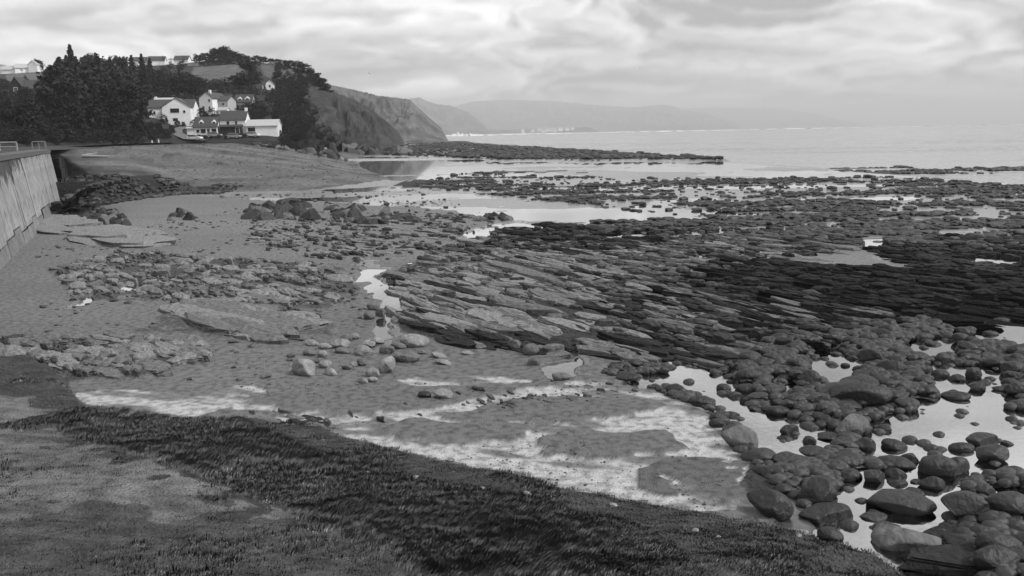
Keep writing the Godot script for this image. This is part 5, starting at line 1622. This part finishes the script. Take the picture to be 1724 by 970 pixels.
	# pale stones set in the turf edge
	for a in [[760, 777, 14], [812, 826, 11], [700, 808, 14], [888, 838, 16], [1033, 853, 20], [815, 793, 16], [545, 770, 18], [1170, 895, 14], [1345, 905, 12], [1210, 905, 10], [620, 800, 8], [850, 800, 9]]:
		var q := bank_point(a[0], a[1])
		var y := ground(q.x, q.y)
		var w: float = a[2] / FOCAL * absf(q.y)
		var o := MeshInstance3D.new()
		o.name = numbered("pale_stone")
		o.mesh = sharp_rocks[rng.randi() % sharp_rocks.size()]
		o.material_override = M.rock_pale
		add_child(o)
		o.transform = Transform3D(Basis(Vector3.UP, rng.randf() * TAU) * Basis.from_scale(Vector3(w * 1.1, w * 0.55, w * 0.9)), Vector3(q.x, y + w * 0.12, q.y))
		tag(o, "small pale stone half buried in the dark turf edge", "stone", "pale stones in the turf edge")

# ---------------------------------------------------------------- turf
func tuft_mesh(sd: int, blades: int, tall: float, spread: float, lean: float) -> ArrayMesh:
	var r := RandomNumberGenerator.new()
	r.seed = sd
	var v := PackedVector3Array()
	var nn := PackedVector3Array()
	for k in blades:
		var a := r.randf() * TAU
		var o := Vector3(cos(a), 0, sin(a)) * spread * sqrt(r.randf())
		var h := tall * r.randf_range(0.5, 1.0)
		var side := Vector3(cos(a + 1.5), 0, sin(a + 1.5)) * r.randf_range(0.0018, 0.0036) * (1.0 + tall)
		var tip := o + Vector3(cos(a) * 0.3 + lean, 1.0, sin(a) * 0.3) * h
		var mid := o + Vector3(cos(a) * 0.1 + lean * 0.25, 0.6, sin(a) * 0.1) * h
		var n := side.cross(tip - o).normalized()
		if n.z < 0: n = -n
		n = (n + Vector3.UP).normalized()
		for tri in [[o - side, o + side, mid + side], [o - side, mid + side, mid - side], [mid - side, mid + side, tip]]:
			for p in tri:
				v.append(p)
				nn.append(n)
	var arr := []
	arr.resize(Mesh.ARRAY_MAX)
	arr[Mesh.ARRAY_VERTEX] = v
	arr[Mesh.ARRAY_NORMAL] = nn
	var m := ArrayMesh.new()
	m.add_surface_from_arrays(Mesh.PRIMITIVE_TRIANGLES, arr)
	return m
func build_grass() -> void:
	var kinds := [tuft_mesh(1, 34, 0.15, 0.12, 0.5), tuft_mesh(2, 22, 0.035, 0.1, 0.2), tuft_mesh(3, 26, 0.075, 0.11, 0.4)]
	var xf := [[], [], []]
	var tint := [[], [], []]
	for k in 110000:
		var z := -1.0 / rng.randf_range(1.0 / 36.0, 1.0 / 7.5)
		var x := z * rng.randf_range(-0.75, 0.75)
		if not Geometry2D.is_point_in_polygon(Vector2(x, z), bank_poly): continue
		var h := ground(x, z)
		if g_type != TURF and rng.randf() < 0.82: continue
		if g_type == TURF and not Geometry2D.is_point_in_polygon(Vector2(x, z), tall_poly) and n_fine.get_noise_2d(x * 0.8, z * 1.4) < rng.randf_range(-0.6, 0.3): continue
		var kind := 1
		if Geometry2D.is_point_in_polygon(Vector2(x, z), tall_poly): kind = 0 if n_fine.get_noise_2d(x * 0.5, z * 0.5) > -0.05 else 2
		elif n_fine.get_noise_2d(x * 0.5 + 40.0, z * 0.5) > 0.25: kind = 2
		var s := rng.randf_range(0.6, 1.25) * (1.0 + 0.3 * n_mid.get_noise_2d(x * 6.0, z * 6.0))
		xf[kind].append(Transform3D(Basis(Vector3.UP, rng.randf_range(-0.6, 0.6)) * Basis.from_scale(Vector3(s, s, s)), Vector3(x, h - 0.01, z)))
		var g := (rng.randf_range(0.07, 0.14) if kind == 1 else rng.randf_range(0.09, 0.18)) * (1.0 + 0.5 * n_fine.get_noise_2d(x * 0.7, z * 0.7))
		if rng.randf() < 0.03: g = rng.randf_range(0.3, 0.5)
		tint[kind].append(Color(g, g, g))
	var t := Node3D.new()
	t.name = "grass"
	add_child(t)
	tag(t, "dark coarse grass covering the bank in the foreground", "grass", "", "stuff")
	for k in 3: scatter(["tall_grass", "short_grass", "rough_grass"][k], kinds[k], M.grass, xf[k], tint[k], t)

# ---------------------------------------------------------------- driftwood, slipway
func build_shore_things() -> void:
	var p := beach_hit(157, 266)
	var y := p.y
	var log_ := thing("driftwood", "pale forked driftwood log lying at the top of the beach", "driftwood", Vector3(p.x, y, p.z), 0.25)
	piece("trunk", tube(Vector3(-1.6, 0.35, 0), Vector3(2.4, 0.15, 0.6), 0.3, 0.16, 8), M.driftwood, log_)
	piece("branch", tube(Vector3(-1.5, 0.4, 0), Vector3(0.6, 0.75, -0.5), 0.2, 0.08, 7), M.driftwood, log_)
	piece("branch", tube(Vector3(2.0, 0.18, 0.5), Vector3(3.6, 0.25, 0.3), 0.12, 0.04, 6), M.driftwood, log_)
	# concrete apron by the stream
	var a := gp(150, 314, 0.9)
	var b := gp(228, 332, 0.02)
	var c := gp(200, 334, 0.02)
	var d := gp(152, 322, 0.7)
	var slip := thing("slipway", "pale concrete apron sloping down beside the stream", "slipway", Vector3.ZERO)
	for k in 4:
		var f0 := k / 4.0 + 0.006
		var f1 := (k + 1) / 4.0 - 0.006
		var ring := PackedVector3Array([a.lerp(b, f0), a.lerp(b, f1), d.lerp(c, f1), d.lerp(c, f0)])
		var low := PackedVector3Array()
		for q in ring: low.append(q - Vector3(0, 1.3, 0))
		piece("concrete_slab", prism(low, ring), M.foam if k > 1 else M.concrete, slip)

# ---------------------------------------------------------------- all together
func _ready() -> void:
	rng.seed = 20
	for q in [[n_big, 3, 0.012, 3], [n_mid, 4, 0.03, 4], [n_fine, 6, 0.6, 3]]:
		q[0].seed = q[1]
		q[0].frequency = q[2]
		q[0].fractal_octaves = q[3]
		q[0].noise_type = FastNoiseLite.TYPE_SIMPLEX_SMOOTH
	# camera
	var cam := Camera3D.new()
	cam.fov = rad_to_deg(2.0 * atan(485.0 / FOCAL))
	cam.far = 40000.0
	cam.near = 0.1
	cam_basis = Basis(Vector3.RIGHT, deg_to_rad(PITCH)) * Basis(Vector3.BACK, deg_to_rad(ROLL))
	cam.transform = Transform3D(cam_basis, Vector3(0, EYE, 0))
	add_child(cam)
	# sky, haze and exposure
	var env := Environment.new()
	env.background_mode = Environment.BG_SKY
	env.sky = build_sky()
	env.background_energy_multiplier = 1.0
	env.tonemap_mode = Environment.TONE_MAPPER_LINEAR
	env.tonemap_exposure = 2.1
	env.sdfgi_enabled = true
	env.ssao_enabled = true
	env.ssil_enabled = true
	env.fog_enabled = true
	env.fog_density = 0.00015
	env.fog_light_color = Color(0.9, 0.9, 0.9)
	var we := WorldEnvironment.new()
	we.environment = env
	add_child(we)
	# the veiled sun, high to the right
	var sun := DirectionalLight3D.new()
	sun.light_energy = 0.5
	sun.light_angular_distance = 12.0
	sun.shadow_enabled = true
	add_child(sun)
	sun.look_at_from_position(Vector3(0.78, 0.8, 0.28) * 10.0, Vector3.ZERO)
	make_materials()
	lay_out_beach()
	build_beach()
	pass
	build_water()
	build_home_hill()
	build_headlands()
	build_surf_and_mist()
	pass
	build_wall()
	build_stream_bank()
	build_roads()
	build_houses()
	build_cars()
	build_trees()
	pass
	build_rocks()
	pass
	build_shore_things()
	build_people_and_birds()
	build_grass()
